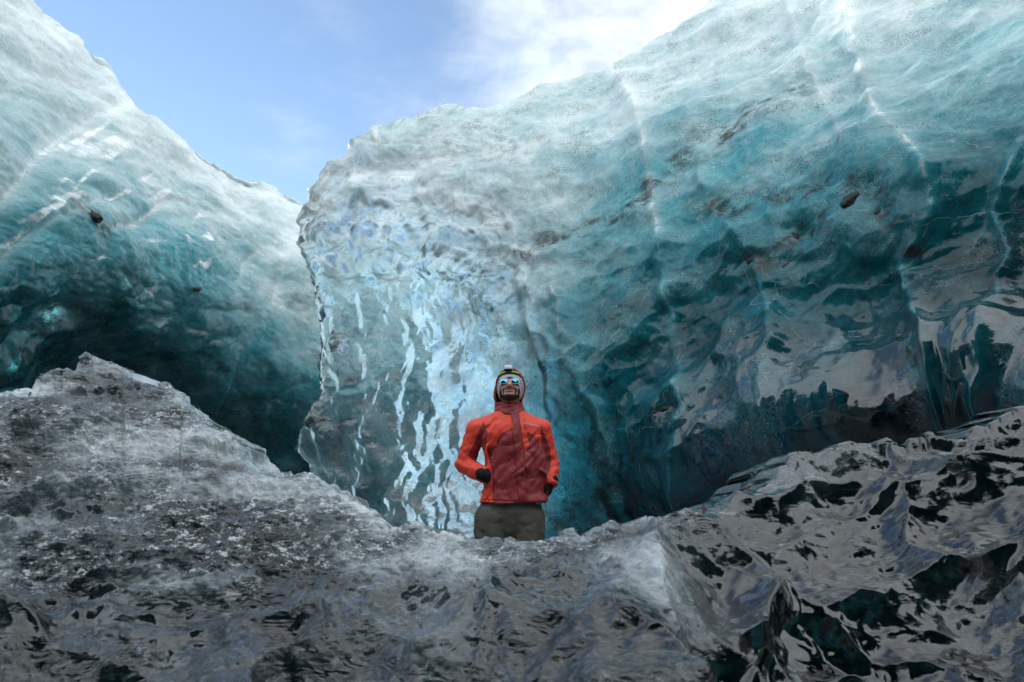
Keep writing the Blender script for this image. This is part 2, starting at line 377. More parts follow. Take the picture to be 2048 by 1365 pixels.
rivulets = [[(716, 430), (728, 520), (742, 600), (735, 690), (752, 760), (742, 860), (712, 960)],
            [(700, 500), (716, 560), (745, 640), (756, 720)],
            [(810, 540), (822, 640), (838, 700), (820, 790), (806, 850), (822, 930)],
            [(880, 640), (905, 700), (912, 790), (905, 870), (880, 960), (860, 1000)],
            [(840, 400), (870, 480), (862, 560), (884, 640)],
            [(940, 590), (915, 660), (930, 740), (960, 810)],
            [(965, 420), (985, 500), (1010, 560)], [(1040, 520), (1052, 600), (1090, 690), (1118, 760), (1112, 860)],
            [(770, 960), (800, 900), (825, 880)], [(780, 1010), (810, 950), (840, 900), (850, 820)],
            [(1015, 390), (1020, 460)], [(1120, 660), (1118, 700), (1125, 760)], [(770, 420), (790, 500), (776, 600), (800, 690)],
            [(650, 560), (690, 600), (706, 680), (694, 740), (720, 800)], [(660, 420), (655, 480), (690, 540)],
            [(640, 700), (690, 710), (700, 780), (690, 850), (665, 900), (690, 950)],
            [(620, 520), (642, 600), (655, 660), (690, 700)], [(640, 800), (668, 860), (660, 930)],
            [(636, 430), (652, 500), (668, 590), (694, 650), (680, 720), (662, 790), (650, 850), (662, 930)]]
dirtR = [([(905, 585), (960, 560), (1000, 545), (1050, 520), (1090, 490), (1190, 455), (1280, 420), (1380, 330), (1500, 250), (1610, 180)], 16, .9),
         ([(1440, 420), (1560, 400), (1680, 360), (1760, 390), (1800, 460), (1840, 520)], 24, .8),
         ([(1480, 540), (1600, 470), (1640, 440)], 26, .9), ([(880, 545), (940, 590), (1000, 640)], 12, .5),
         ([(1240, 840), (1380, 815), (1460, 790)], 7, .6), ([(1100, 1010), (1250, 985), (1400, 1000)], 26, .9),
         ([(1380, 910), (1560, 880), (1700, 850), (1900, 800), (2048, 760)], 12, .5), ([(840, 250), (900, 300), (1000, 290)], 30, .22)]
toneR = tps([(600, 430, .12), (640, 700, -.1), (620, 950, -.1), (750, 300, .22), (800, 450, .0), (800, 700, -.08), (800, 950, -.08), (760, 1100, 0),  # ice tone from pale rim to dark foot, some light and shade painted in
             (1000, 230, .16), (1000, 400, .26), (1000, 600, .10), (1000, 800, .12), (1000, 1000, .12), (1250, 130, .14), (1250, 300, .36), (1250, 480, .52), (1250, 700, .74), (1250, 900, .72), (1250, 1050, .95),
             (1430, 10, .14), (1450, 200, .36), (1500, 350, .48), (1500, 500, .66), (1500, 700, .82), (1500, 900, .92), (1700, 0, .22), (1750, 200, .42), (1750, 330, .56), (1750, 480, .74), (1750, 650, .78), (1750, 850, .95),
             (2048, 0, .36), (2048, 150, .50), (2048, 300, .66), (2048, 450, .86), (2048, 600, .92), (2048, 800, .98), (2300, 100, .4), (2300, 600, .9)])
clearR = tps([(600, 430, .65), (640, 600, .97), (640, 900, .97), (700, 450, .75), (800, 330, .35), (800, 430, .70), (800, 550, .90), (800, 800, .93), (800, 1000, .93), (950, 300, .08), (950, 420, .45), (950, 520, .75), (950, 700, .85), (950, 950, .85),
              (1100, 200, 0), (1100, 450, .25), (1100, 650, .60), (1100, 850, .70), (1250, 400, .05), (1250, 700, .40), (1250, 950, .6), (1500, 300, 0), (1500, 650, .30), (1500, 900, .6),
              (1800, 100, 0), (1800, 500, .25), (1800, 800, .6), (2100, 0, 0), (2100, 400, .3), (2100, 800, .6)])
def dispR(P, px, py, t):
    glass = 1-sstep(950, 1250, px)
    q = P.copy(); wv = fbm(P, .9, 3, 41)
    h = .16*fbm(P, .55, 3, 1)+.04*fbm(P, 2.2, 4, 21)
    # broad scallops on the lower right
    S1 = np.stack([P[..., 0]*1.0+P[..., 2]*.35+.35*wv, P[..., 1]*.8, P[..., 2]*.55-P[..., 0]*.15], -1)
    f1, f2, _ = worley(S1, 1.5, 5); lowm = (1-glass)*sstep(350, 700, py)
    h += lowm*.13*(f1**2)
    S2 = np.stack([P[..., 0]+P[..., 2]*.4, P[..., 1], P[..., 2]*1.5-P[..., 0]*.4+.2*wv], -1)
    g1, g2, _ = worley(S2, 3.0, 15); h += (1-glass)*(.018+.03*sstep(200, 600, py))*g1**2*1.4
    # melted columns and lumps in the clear part
    S3 = np.stack([P[..., 0]*1.0+.30*vnoise(P*[0, 0, 1.4], 3)+.2*wv, P[..., 1]*.5, P[..., 2]*.42], -1)
    k1, k2, _ = worley(S3, 3.4, 25); h += glass*.055*(k1**2)*1.5*(.35+.65*sstep(-.3, .3, vnoise(P*1.3, 64)))
    S4 = np.stack([P[..., 0]*1.1+.1*wv, P[..., 1], P[..., 2]*.9+.2*P[..., 0]], -1)
    k3, _, _ = worley(S4, 3.6, 35); h += glass*.085*k3**2*1.4*(.2+.8*sstep(320, 470, py)); h += glass*.012*fbm(P*[1, 1, 1.8], 7, 3, 36); h += glass*sstep(330, 480, py)*.035*ridged(np.stack([P[..., 0]+.25*wv+.2*vnoise(P*[0, 0, 2.2], 66), P[..., 1]*.5, P[..., 2]*.42], -1), 3.2, 3, 67)
    e1, _, _ = worley(np.stack([P[..., 0]*1.3+.2*wv, P[..., 1]*.5, P[..., 2]*.8], -1), 2.6, 68); h += (1-sstep(720, 800, px))*.17*e1**2
    for pl, wd, am in crestsR:
        d, _ = polyd(px+9*vnoise(np.stack([px*0, py/38, py*0+3], -1), 5), py, pl); dm = wd*P[..., 1]/FPX
        d = d*P[..., 1]/FPX
        h += am*(.30+.7*sstep(-.3, .3, vnoise(P*1.7, 61)))*(.06*np.exp(-(d/dm)**2*.7) + .08*np.exp(-d/(dm*7)))
    for x_, y_, r_ in ((1612, 462, 40), (1596, 528, 30), (1735, 388, 48), (1770, 428, 30), (1510, 520, 20), (1352, 818, 24)): h -= .07*np.exp(-((px-x_)**2+1.6*(py-y_)**2)/r_**2)
    for i, pl in enumerate(rivulets):
        d, sd_ = polyd(px+11*vnoise(np.stack([px*0, py/28, py*0+i], -1), 9), py+6*vnoise(np.stack([px/20, py*0, py*0+i], -1), 9), pl)
        am = .5+.7*sstep(-.3, .3, vnoise(np.stack([px/70, py/70, py*0+i], -1), 19)); wd = 15 if i >= 13 else 8; h += am*(1.6 if i >= 13 else .6)*(.036*np.exp(-(d/wd)**2)-.014*np.exp(-((d-2*wd)/wd)**2))
    return h
def featR(P, px, py, t, h):
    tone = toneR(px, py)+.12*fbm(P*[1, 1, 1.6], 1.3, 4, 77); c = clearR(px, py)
    c = c*sstep(.015, .06, t+sstep(760, 660, px)); c = c+.35*fbm(P*[1, 1, 1.6], 2.4, 4, 61)*sstep(.05, .3, c)
    cr = 0; dt = 0
    for pl, wd, am in crestsR:
        d, _ = polyd(px+9*vnoise(np.stack([px*0, py/38, py*0+3], -1), 5), py, pl); cr = np.maximum(cr, .75*am*np.exp(-(d/(wd*.5))**1.0)*(.25+1.1*sstep(-.35, .35, vnoise(P*3.1, 63))))
    for pl, wd, am in dirtR:
        d, _ = polyd(px, py, pl); dt = np.maximum(dt, 1.25*am*np.exp(-(d/(wd*1.25))**2)*(.6+1.3*fbm(P*[1, 1, 2], 4, 4, 91)).clip(0, 1.4))
    return dict(tone=(tone+.10*(1-sstep(0, .12, t))*(px > 760)).clip(0, 1), clarity=(c*(1-.5*cr)).clip(0, .97), dirt=np.clip(dt, 0, 1), crest=cr+0*px, rough=0*px, wet=(.05+.95*sstep(665, 790, py+.20*(px-1500)+50*vnoise(P*1.5, 83))*sstep(1200, 1500, px)+.30*(1-sstep(900, 1200, px)))+0*px)
def thickR(px, py, s_, t_):
    e = sstep(0, .5, s_)
    T_ = .30+.45*sstep(.05, .25, s_)+2.6*sstep(.22, .6, s_)
    rl = np.sqrt(1-(1-np.clip(t_/.14, 0, 1))**2)
    ed = np.sqrt(1-(1-np.clip(s_/.07, 0, 1))**2)*np.sqrt(np.clip((1-s_)/.05, 0, 1))
    return T_*rl*ed
def bdR(P, px, py): 
    k1, _, _ = worley(np.stack([P[..., 0], P[..., 1]*.4, P[..., 2]*.5], -1), 4.0, 55)
    return .05*fbm(P, 1.4, 3, 8)+.05*k1**2
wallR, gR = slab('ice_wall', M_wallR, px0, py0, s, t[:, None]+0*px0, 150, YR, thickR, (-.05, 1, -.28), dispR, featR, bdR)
tag(wallR, 'tall teal ice wall behind the person, clear and glassy at its left edge', 'ice wall')

# ---- left wall
rimL = np.array([(-600, -560), (-300, -300), (0, -90), (75, 0), (132, 52), (215, 108), (248, 148), (272, 190), (330, 250), (385, 292), (450, 323), (520, 358), (590, 384), (640, 402), (760, 440), (900, 470)], float)
nu, nv = 520, 400
s = np.linspace(0, 1, nu); t = np.linspace(1, 0, nv)
xs = -550+(900+550)*s; yt = np.interp(xs, rimL[:, 0], rimL[:, 1])+6*fbm(np.stack([xs/50, xs*0+4, xs*0], -1), 1, 4, 12)
py0 = yt[None]+(1160-yt)[None]*t[:, None]; px0 = xs[None]+0*py0
YL = tps([(-500, -450, 5.2), (-500, 300, 3.6), (-500, 1100, 4.5), (0, -80, 6.6), (0, 250, 5.3), (0, 500, 4.9), (0, 720, 5.4), (0, 900, 6.6), (0, 1150, 7.4),
          (200, 110, 7.5), (200, 400, 6.0), (200, 620, 6.2), (200, 800, 7.6), (200, 1150, 8.6), (400, 300, 8.6), (400, 500, 7.6), (400, 720, 8.2), (400, 900, 9.2), (400, 1150, 9.6),
          (600, 385, 10.4), (600, 550, 9.5), (600, 800, 9.6), (600, 1150, 10.2), (850, 460, 11.5), (850, 700, 10.8), (850, 1150, 11)])
crestsL = [([(-10, 420), (60, 330), (130, 260), (200, 215), (270, 200)], 14, .6), ([(-20, 560), (50, 480), (120, 430), (200, 395), (240, 380)], 12, .5),
           ([(0, 760), (60, 700), (110, 650), (160, 640)], 16, .9), ([(240, 450), (290, 440), (335, 400)], 8, .8), ([(480, 560), (500, 520), (520, 500)], 6, .4),
           ([(560, 600), (572, 540), (568, 500)], 6, .4), ([(440, 820), (470, 740), (480, 690)], 6, .4), ([(520, 900), (545, 800), (600, 765)], 6, .5)]
streaksL = [(225, 280, 50, 16, .12), (170, 260, 60, 8, -.3), (140, 395, 40, 6, -.2), (100, 420, 60, 8, -.5), (310, 345, 16, 6, -.4), (255, 378, 18, 5, -.1), (210, 520, 14, 6, -.3), (300, 590, 26, 6, -.6), (120, 600, 22, 5, -.15),
            (60, 640, 40, 9, -.6), (310, 585, 14, 5, -.5), (335, 380, 18, 6, -.5), (405, 530, 18, 7, -.6), (180, 340, 40, 6, -.25), (40, 480, 36, 7, -.6), (30, 580, 30, 5, -.1), (400, 430, 12, 5, -.3), (150, 360, 30, 5, -.2),
            (240, 570, 24, 6, .5), (330, 600, 28, 7, .5), (275, 610, 22, 5, .4), (390, 665, 18, 7, .2), (430, 685, 14, 6, .2), (330, 655, 16, 5, .1), (375, 480, 10, 6, .8), (415, 475, 12, 7, .8), (310, 480, 26, 5, 0)]
toneL = tps([(0, -50, .16), (0, 100, .22), (0, 250, .34), (0, 400, .42), (0, 520, .55), (0, 620, .78), (0, 740, .9), (0, 900, 1), (200, 120, .12), (200, 250, .26), (200, 400, .42), (200, 520, .62), (200, 640, .76), (200, 720, .95), (200, 900, 1),  # left wall ice colour, with part of the light painted into it
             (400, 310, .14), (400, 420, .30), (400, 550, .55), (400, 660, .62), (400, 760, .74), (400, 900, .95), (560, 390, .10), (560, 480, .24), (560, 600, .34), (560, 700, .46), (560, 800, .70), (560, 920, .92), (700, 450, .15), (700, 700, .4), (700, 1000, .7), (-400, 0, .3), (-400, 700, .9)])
def dispL(P, px, py, t):
    wv = fbm(P, .8, 3, 141)
    h = .18*fbm(P, .5, 3, 101)+.05*fbm(P, 1.9, 4, 121)
    # elongated scallops sweeping up to the right
    a = P[..., 0]*.8+P[..., 2]*.6; b = -P[..., 0]*.6+P[..., 2]*.8
    f1, _, _ = worley(np.stack([a*.55+.4*wv, P[..., 1]*.5, b*1.9+.4*wv], -1), 1.5, 105); fade = 1-.75*sstep(430, 600, px)
    h += .10*f1**2*fade
    g1, _, _ = worley(np.stack([a*.55, P[..., 1]*.6, b*2.2+.3*wv], -1), 3.4, 115); h += .016*g1**2*fade*1.3
    h += .006*ridged(np.stack([a*.8, P[..., 1], b*2.5], -1), 6, 2, 17)*fade
    for pl, wd, am in crestsL:
        d, _ = polyd(px, py+7*vnoise(np.stack([px/30, py*0, py*0+3], -1), 5), pl); d = d*P[..., 1]/FPX; dm = wd*P[..., 1]/FPX
        h += am*(.09*np.exp(-d/(dm*1.5))+.05*np.exp(-d/(dm*6)))
    return h
def featL(P, px, py, t, h):
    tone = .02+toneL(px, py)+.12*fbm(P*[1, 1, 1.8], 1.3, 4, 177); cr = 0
    for pl, wd, am in crestsL:
        d, _ = polyd(px, py+7*vnoise(np.stack([px/30, py*0, py*0+3], -1), 5), pl); cr = np.maximum(cr, am*np.exp(-(d/(wd*.9))**1.5))
    qx = px+10*vnoise(np.stack([px/22, py/22, py*0], -1), 2); qy = py+8*vnoise(np.stack([px/16, py/16, py*0], -1), 4)
    for (x, y, a, b, an) in streaksL:
        u = (qx-x)*math.cos(an)+(qy-y)*math.sin(an); v = -(qx-x)*math.sin(an)+(qy-y)*math.cos(an)
        r = (u/a)**2+((v+.15*a*(u/a)**2)/b)**2
        cr = np.maximum(cr, 1.3*sstep(1.7, .35, r+.5*vnoise(P*7, 71))*(.55+.6*sstep(-.4, .3, vnoise(P*4, 73))))
    dt = 0
    for pl, wd, am in [([(150, 400), (180, 425), (215, 450)], 20, 1.1), ([(170, 440), (235, 450)], 9, .9), ([(370, 577), (392, 578)], 4, 1.2), ([(388, 582), (405, 595)], 2.5, .9),
                       ([(90, 370), (150, 385)], 12, .35), ([(560, 600), (640, 590)], 14, .3), ([(350, 380), (470, 410)], 20, .22), ([(30, 520), (160, 545)], 16, .45), ([(250, 640), (400, 660)], 9, .4)]:
        d, _ = polyd(px, py, pl); dt = np.maximum(dt, am*np.exp(-(d/wd)**2)*(.75+.8*fbm(P, 5, 4, 191)).clip(0, 1.4))
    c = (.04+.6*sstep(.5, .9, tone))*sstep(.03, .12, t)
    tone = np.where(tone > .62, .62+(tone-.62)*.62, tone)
    return dict(tone=tone.clip(0, 1), clarity=(c*(1-.6*np.clip(cr, 0, 1))).clip(0, .9), dirt=np.clip(dt, 0, 1), crest=cr+0*px, rough=0*px, wet=.35+.45*sstep(560, 680, py))
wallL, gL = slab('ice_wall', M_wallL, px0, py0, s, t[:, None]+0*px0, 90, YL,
             lambda px, py, s_, t_: 3.0*np.sqrt(1-(1-np.clip(t_/.14, 0, 1))**2)*np.sqrt(np.clip(np.minimum(s_, 1-s_)/.05, 0, 1)),
             (-.3, 1, -.35), dispL, featL, lambda P, px, py: .1*fbm(P, 1, 3, 8))
tag(wallL, 'pale streaked ice wall on the far left, sloping down to the clear ice edge', 'ice wall')

# ---- foreground ridge
rimG = np.array([(-600, 830), (-300, 815), (0, 792), (38, 785), (44, 768), (75, 760), (82, 748), (120, 738), (150, 722), (165, 708), (180, 700), (190, 714), (225, 708), (250, 720), (268, 742), (300, 756), (350, 768), (364, 780), (368, 800), (392, 808), (415, 816), (440, 840), (470, 868), (500, 900), (530, 920),
                 (570, 926), (600, 930), (640, 950), (700, 985), (740, 1012), (790, 1040), (850, 1052), (890, 1040), (905, 1036), (925, 1042), (945, 1056), (1000, 1062), (1060, 1068), (1110, 1056), (1150, 1050), (1200, 1046), (1240, 1052), (1258, 1050), (1275, 1030), (1300, 1022), (1380, 1010), (1430, 990),
                 (1480, 962), (1540, 934), (1600, 905), (1700, 886), (1800, 872), (1900, 842), (2048, 792), (2300, 740), (2600, 700)], float)
nu, nv = 860, 380
s = np.linspace(0, 1, nu); t = np.linspace(1, 0, nv)
xs = -450+(2500+450)*s; yt = np.interp(xs, rimG[:, 0], rimG[:, 1])+5*fbm(np.stack([xs/24, xs*0+4, xs*0], -1), 1, 4, 52)-10*sstep(70, 140, xs)*sstep(420, 300, xs)+14*sstep(.1, .5, vnoise(np.stack([xs/30, xs*0+3, xs*0], -1), 6))*sstep(420, 300, xs)+30*sstep(1680, 1950, xs)-9*np.abs(vnoise(np.stack([xs/17, xs*0+9, xs*0], -1), 5))*sstep(700, 500, xs)
rows = np.where(t < .75, t/.75, 1)
py0 = np.where(t[:, None] < .75, yt[None]+(1400-yt)[None]*(t[:, None]/.75), 1400+(2150-1400)*((t[:, None]-.75)/.25)); px0 = xs[None]+0*py0
YG = tps([(-400, 820, 2.3), (-400, 1100, 1.85), (-400, 1400, 1.5), (0, 795, 2.75), (0, 950, 2.3), (0, 1150, 1.9), (0, 1400, 1.55), (250, 730, 2.9), (250, 900, 2.4), (250, 1150, 1.95), (250, 1400, 1.58),
          (500, 900, 2.65), (500, 1050, 2.15), (500, 1400, 1.55), (800, 1040, 2.4), (800, 1150, 2.05), (800, 1400, 1.58), (1100, 1055, 2.35), (1100, 1160, 2.0), (1100, 1400, 1.55), (1300, 1025, 2.3), (1300, 1150, 1.95), (1300, 1400, 1.5),
          (1600, 905, 2.5), (1600, 1020, 2.2), (1600, 1180, 1.95), (1600, 1400, 1.68), (2000, 805, 2.4), (2000, 930, 2.12), (2000, 1120, 1.87), (2000, 1400, 1.62), (2450, 720, 2.2), (2450, 1050, 1.7), (2450, 1400, 1.4),
          (-400, 2150, 1.15), (300, 2150, 1.25), (1000, 2150, 1.25), (1700, 2150, 1.25), (2450, 2150, 1.1)])
crestsG = [([(1300, 1020), (1322, 1090), (1316, 1150), (1330, 1230), (1345, 1300), (1340, 1400)], 20, 1.0), ([(1010, 1060), (1000, 1150), (985, 1240), (960, 1330)], 9, .25),
           ([(210, 950), (228, 1020), (236, 1080)], 9, .4), ([(1480, 1170), (1500, 1260), (1470, 1330)], 8, .4), ([(840, 1120), (905, 1110), (960, 1098)], 4, .3)]
toneG = tps([(0, 800, .30), (100, 850, .45), (0, 900, .62), (100, 960, .35), (0, 1020, .16), (200, 760, .36), (300, 880, .55), (300, 960, .50), (400, 830, .30), (450, 900, .22), (100, 1080, .55), (300, 1100, .45), (100, 1250, .55), (200, 1330, .75), (500, 960, .30), (600, 1050, .32), (450, 1150, .55), (550, 1250, .8), (400, 1300, .4),  # ridge greys, with some light and shade worked into the colour
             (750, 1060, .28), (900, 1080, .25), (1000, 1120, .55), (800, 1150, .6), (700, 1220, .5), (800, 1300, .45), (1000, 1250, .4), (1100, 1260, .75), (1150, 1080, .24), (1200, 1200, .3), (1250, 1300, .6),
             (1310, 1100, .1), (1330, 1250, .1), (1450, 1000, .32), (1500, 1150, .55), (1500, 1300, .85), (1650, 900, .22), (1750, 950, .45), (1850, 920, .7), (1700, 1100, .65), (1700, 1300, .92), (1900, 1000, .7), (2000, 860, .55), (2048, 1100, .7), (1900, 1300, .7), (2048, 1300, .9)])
painted_reflections = [(420, 1310, 95, 50, .05), (840, 1260, 110, 70, .3), (1130, 1130, 90, 40, -.1), (1200, 1180, 60, 60, .5), (1660, 1200, 90, 45, .4), (1780, 1000, 80, 30, .5), (1500, 1060, 110, 40, .2), (1950, 1250, 110, 60, .2), (1550, 1310, 60, 60, 1.2),
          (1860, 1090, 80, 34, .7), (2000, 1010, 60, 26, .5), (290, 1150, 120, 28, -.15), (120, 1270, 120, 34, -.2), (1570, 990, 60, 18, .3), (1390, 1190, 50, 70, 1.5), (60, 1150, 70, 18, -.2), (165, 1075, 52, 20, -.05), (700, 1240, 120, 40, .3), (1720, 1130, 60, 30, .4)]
def dispG(P, px, py, t):
    wv = fbm(P, 1.6, 3, 241)
    right = sstep(1180, 1480, px+120*vnoise(np.stack([px*0, py/120, py*0], -1), 8)); lowc = sstep(1110, 1200, py)
    smooth = np.maximum(right, .7*lowc)
    h = .09*fbm(P, 1.2, 4, 201)+.030*fbm(P, 4.5, 4, 221)
    a = P[..., 0]*.85-P[..., 1]*.5; b = P[..., 0]*.5+P[..., 1]*.85
    f1, _, _ = worley(np.stack([a*.8+.25*wv, b*1.5+.3*wv, P[..., 2]*1.5+.2*wv], -1), 2.7, 205); h += smooth*.20*f1**2
    g1, _, _ = worley(np.stack([a*.7+.2*wv, b*1.9+.15*wv, P[..., 2]*2], -1), 7.5, 215); h += smooth*.014*g1**2
    rg = 1-smooth
    h += rg*(.020*ridged(P*[.7, .8, 2.0], 5, 4, 231)+.012*ridged(P*[.7, .8, 1.6], 15, 3, 233)+.008*fbm(P, 40, 2, 234))
    k1, _, _ = worley(P*[.8, .8, 1.3], 16, 236); h += rg*.014*k1**2
    # strata ledges on the left heap
    h += rg*sstep(700, 450, px)*.045*np.sin(P[..., 2]*34+P[..., 0]*3+3.5*wv)*sstep(-.3, .4, vnoise(P*2, 4))
    for pl, wd, am in crestsG:
        d, _ = polyd(px+7*vnoise(np.stack([px*0, py/26, py*0+3], -1), 5), py, pl); h += am*.05*np.exp(-d/(wd*2.2))
    return h
def featG(P, px, py, t, h):
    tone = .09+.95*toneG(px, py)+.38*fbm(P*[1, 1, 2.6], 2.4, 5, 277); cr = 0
    for pl, wd, am in crestsG:
        d, _ = polyd(px+7*vnoise(np.stack([px*0, py/26, py*0+3], -1), 5), py, pl); cr = np.maximum(cr, am*np.exp(-(d/(wd*.7))**1.2)*(.3+sstep(-.3, .3, vnoise(P*6, 63))))
    dt = 0
    for pl, wd, am in [([(200, 975), (300, 965), (400, 955), (480, 915)], 15, .5), ([(0, 905), (60, 905), (150, 900), (260, 920)], 16, .75), ([(150, 765), (220, 760)], 8, .6), ([(940, 1200), (1100, 1270)], 14, .3), ([(310, 995), (370, 1000)], 12, .8)]:
        d, _ = polyd(px, py, pl); dt = np.maximum(dt, am*np.exp(-(d/wd)**2)*(.7+.9*fbm(P*[1, 1, 3], 5, 4, 291)).clip(0, 1.4))
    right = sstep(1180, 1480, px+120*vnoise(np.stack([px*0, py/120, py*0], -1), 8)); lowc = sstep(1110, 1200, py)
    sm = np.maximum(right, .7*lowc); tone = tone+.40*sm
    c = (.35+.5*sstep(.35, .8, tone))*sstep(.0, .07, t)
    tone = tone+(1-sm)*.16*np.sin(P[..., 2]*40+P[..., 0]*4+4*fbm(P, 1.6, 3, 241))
    # grey sky reflections painted into the tone, as patches with crisp outlines
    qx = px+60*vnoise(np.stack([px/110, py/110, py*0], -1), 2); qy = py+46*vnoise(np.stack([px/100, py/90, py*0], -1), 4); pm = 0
    for (x, y, a, b, an) in painted_reflections:
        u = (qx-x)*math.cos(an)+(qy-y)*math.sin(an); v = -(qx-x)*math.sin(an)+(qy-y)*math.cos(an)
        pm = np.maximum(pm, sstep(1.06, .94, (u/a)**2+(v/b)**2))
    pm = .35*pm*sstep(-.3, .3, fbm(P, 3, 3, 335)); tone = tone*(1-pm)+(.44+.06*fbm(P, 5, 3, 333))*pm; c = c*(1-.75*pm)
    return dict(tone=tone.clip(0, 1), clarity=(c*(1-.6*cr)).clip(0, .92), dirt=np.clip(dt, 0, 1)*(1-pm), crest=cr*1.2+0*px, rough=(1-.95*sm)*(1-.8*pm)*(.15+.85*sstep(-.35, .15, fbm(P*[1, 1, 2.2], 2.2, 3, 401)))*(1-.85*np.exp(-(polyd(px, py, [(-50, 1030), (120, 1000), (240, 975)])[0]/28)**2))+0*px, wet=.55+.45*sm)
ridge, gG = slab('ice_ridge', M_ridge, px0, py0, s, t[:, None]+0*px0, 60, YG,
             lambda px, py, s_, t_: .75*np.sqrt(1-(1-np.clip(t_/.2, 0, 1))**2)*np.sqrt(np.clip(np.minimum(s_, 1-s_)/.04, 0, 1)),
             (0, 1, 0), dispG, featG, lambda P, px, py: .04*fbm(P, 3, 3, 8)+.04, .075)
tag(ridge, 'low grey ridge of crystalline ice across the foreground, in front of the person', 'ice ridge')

# ---- unseen overhang added behind the viewer: dark ice put there for the foreground to mirror
def added_overhang():
    nu, nv = 240, 90
    s, t = np.meshgrid(np.linspace(0, 1, nu), np.linspace(0, 1, nv)); an = (s-.5)*2.5
    rr = np.interp(t, [0, .3, .6, .85, 1], [5.0, 6.0, 5.8, 4.0, 1.9]); zz_ = np.interp(t, [0, .3, .6, .85, 1], [-.3, 1.8, 4.2, 6.0, 6.5])
    rim = 1+.55*fbm(np.stack([s*11, s*0, s*0], -1), 1, 3, 7)*t
    P = np.stack([np.sin(an)*rr*1.25*rim, -np.cos(an)*rr*rim+.5, zz_*(1+.2*fbm(np.stack([s*7, s*0+2, s*0], -1), 1, 3, 9)*t)*(1-.30*sstep(-.1, .2, an)*sstep(1.0, .7, an))], -1)
    f1, _, _ = worley(P, .9, 305); P = P+(P-np.array([0, 0, 2.5]))*(.05*f1**2)[..., None]
    B = P+np.stack([np.sin(an)*2.2, -np.cos(an)*2.2, t*1.5], -1)*np.sqrt(np.clip((1.02-t)*8, 0, 1))[..., None]
    V = np.concatenate([P, B[::-1]]); tn = .72+.2*fbm(V, .8, 3, 6); z0 = V[..., 0]*0
    o = mesh_obj('ice_wall', V, gridf(2*nv, nu, True), M_wallR, attrs=dict(tone=tn.clip(0, 1), clarity=z0, dirt=(fbm(V, .6, 4, 8)-.2).clip(0, 1), crest=z0, rough=z0, wet=z0+.1, **masks(V)))
    tag(o, 'dark curved ice overhang added out of view to darken reflections in the foreground', 'ice wall', kind='thing')
added_overhang()
wallR['kind'] = wallL['kind'] = ridge['kind'] = 'thing'

# ---- stones melted out of the walls
m_rock, tR, pR, _ = newmat('dark_basalt')
cR = tR.nodes.new('ShaderNodeTexCoord').outputs['Object']
tR.links.new(ramp(tR, noise(tR, cR, 30, 6, .7), [(.3, (.006, .007, .008)), (.7, (.034, .034, .034))]), pR.inputs['Base Color']); pR.inputs['Roughness'].default_value = .5
bR = tR.nodes.new('ShaderNodeBump'); bR.inputs['Distance'].default_value = .01; tR.links.new(noise(tR, cR, 60, 5, .7), bR.inputs['Height']); tR.links.new(bR.outputs[0], pR.inputs['Normal'])
def stone(px, py, g, rx, rz, ang, label, seed, group=None, flat=.55):
    k = np.argmin((g['px']-px)**2+(g['py']-py)**2); c0 = g['V'].reshape(-1, 3)[k]
    u, v = np.meshgrid(np.linspace(0, 2*math.pi, 49), np.linspace(0, math.pi, 25))
    D = np.stack([np.cos(u)*np.sin(v), np.sin(u)*np.sin(v), np.cos(v)], -1)
    D = np.sign(D)*np.abs(D)**.8; D = D*(1+.22*fbm(D+seed, 1.4, 4, seed))[..., None]
    f1, _, _ = worley(D+seed, 1.3, seed); D = D*(1-.18*f1)[..., None]
    sc = c0[1]/FPX; V = D*np.array([rx*sc, .5*(rx+rz)*sc*flat, rz*sc])
    ca, sa = math.cos(ang), math.sin(ang); V = np.stack([V[..., 0]*ca-V[..., 2]*sa, V[..., 1], V[..., 0]*sa+V[..., 2]*ca], -1)
    o = mesh_obj('stone', V, gridf(25, 49), m_rock); o.location = c0+np.array([0, .42*(rx+rz)*sc, 0])
    tag(o, label, 'stone', group, 'thing')
gs = 'stones frozen into the ice walls'
stone(1612, 462, gR, 34, 22, .2, 'largest rounded dark stone frozen into the teal wall', 3, gs)
stone(1596, 528, gR, 26, 17, .1, 'small dark stone just below the largest one in the teal wall', 5, gs)
stone(1735, 388, gR, 46, 19, .45, 'long wedge-shaped dark stone high in the teal wall at right', 8, gs)
stone(1770, 428, gR, 20, 24, .1, 'blunt dark stone touching the lower end of the wedge-shaped one', 9, gs)
stone(172, 428, gL, 26, 11, -.5, 'brown gritty stone frozen into the pale left ice wall', 12, gs)
stone(380, 577, gL, 12, 4, 0, 'tiny dark flat stone lying alone on the left ice wall', 14, gs)
stone(1510, 520, gR, 14, 10, .4, 'little dark stone at the left end of the stone cluster', 17, gs)
stone(1352, 818, gR, 26, 7, .08, 'flat brown stone on a crest low in the teal wall', 21, gs)

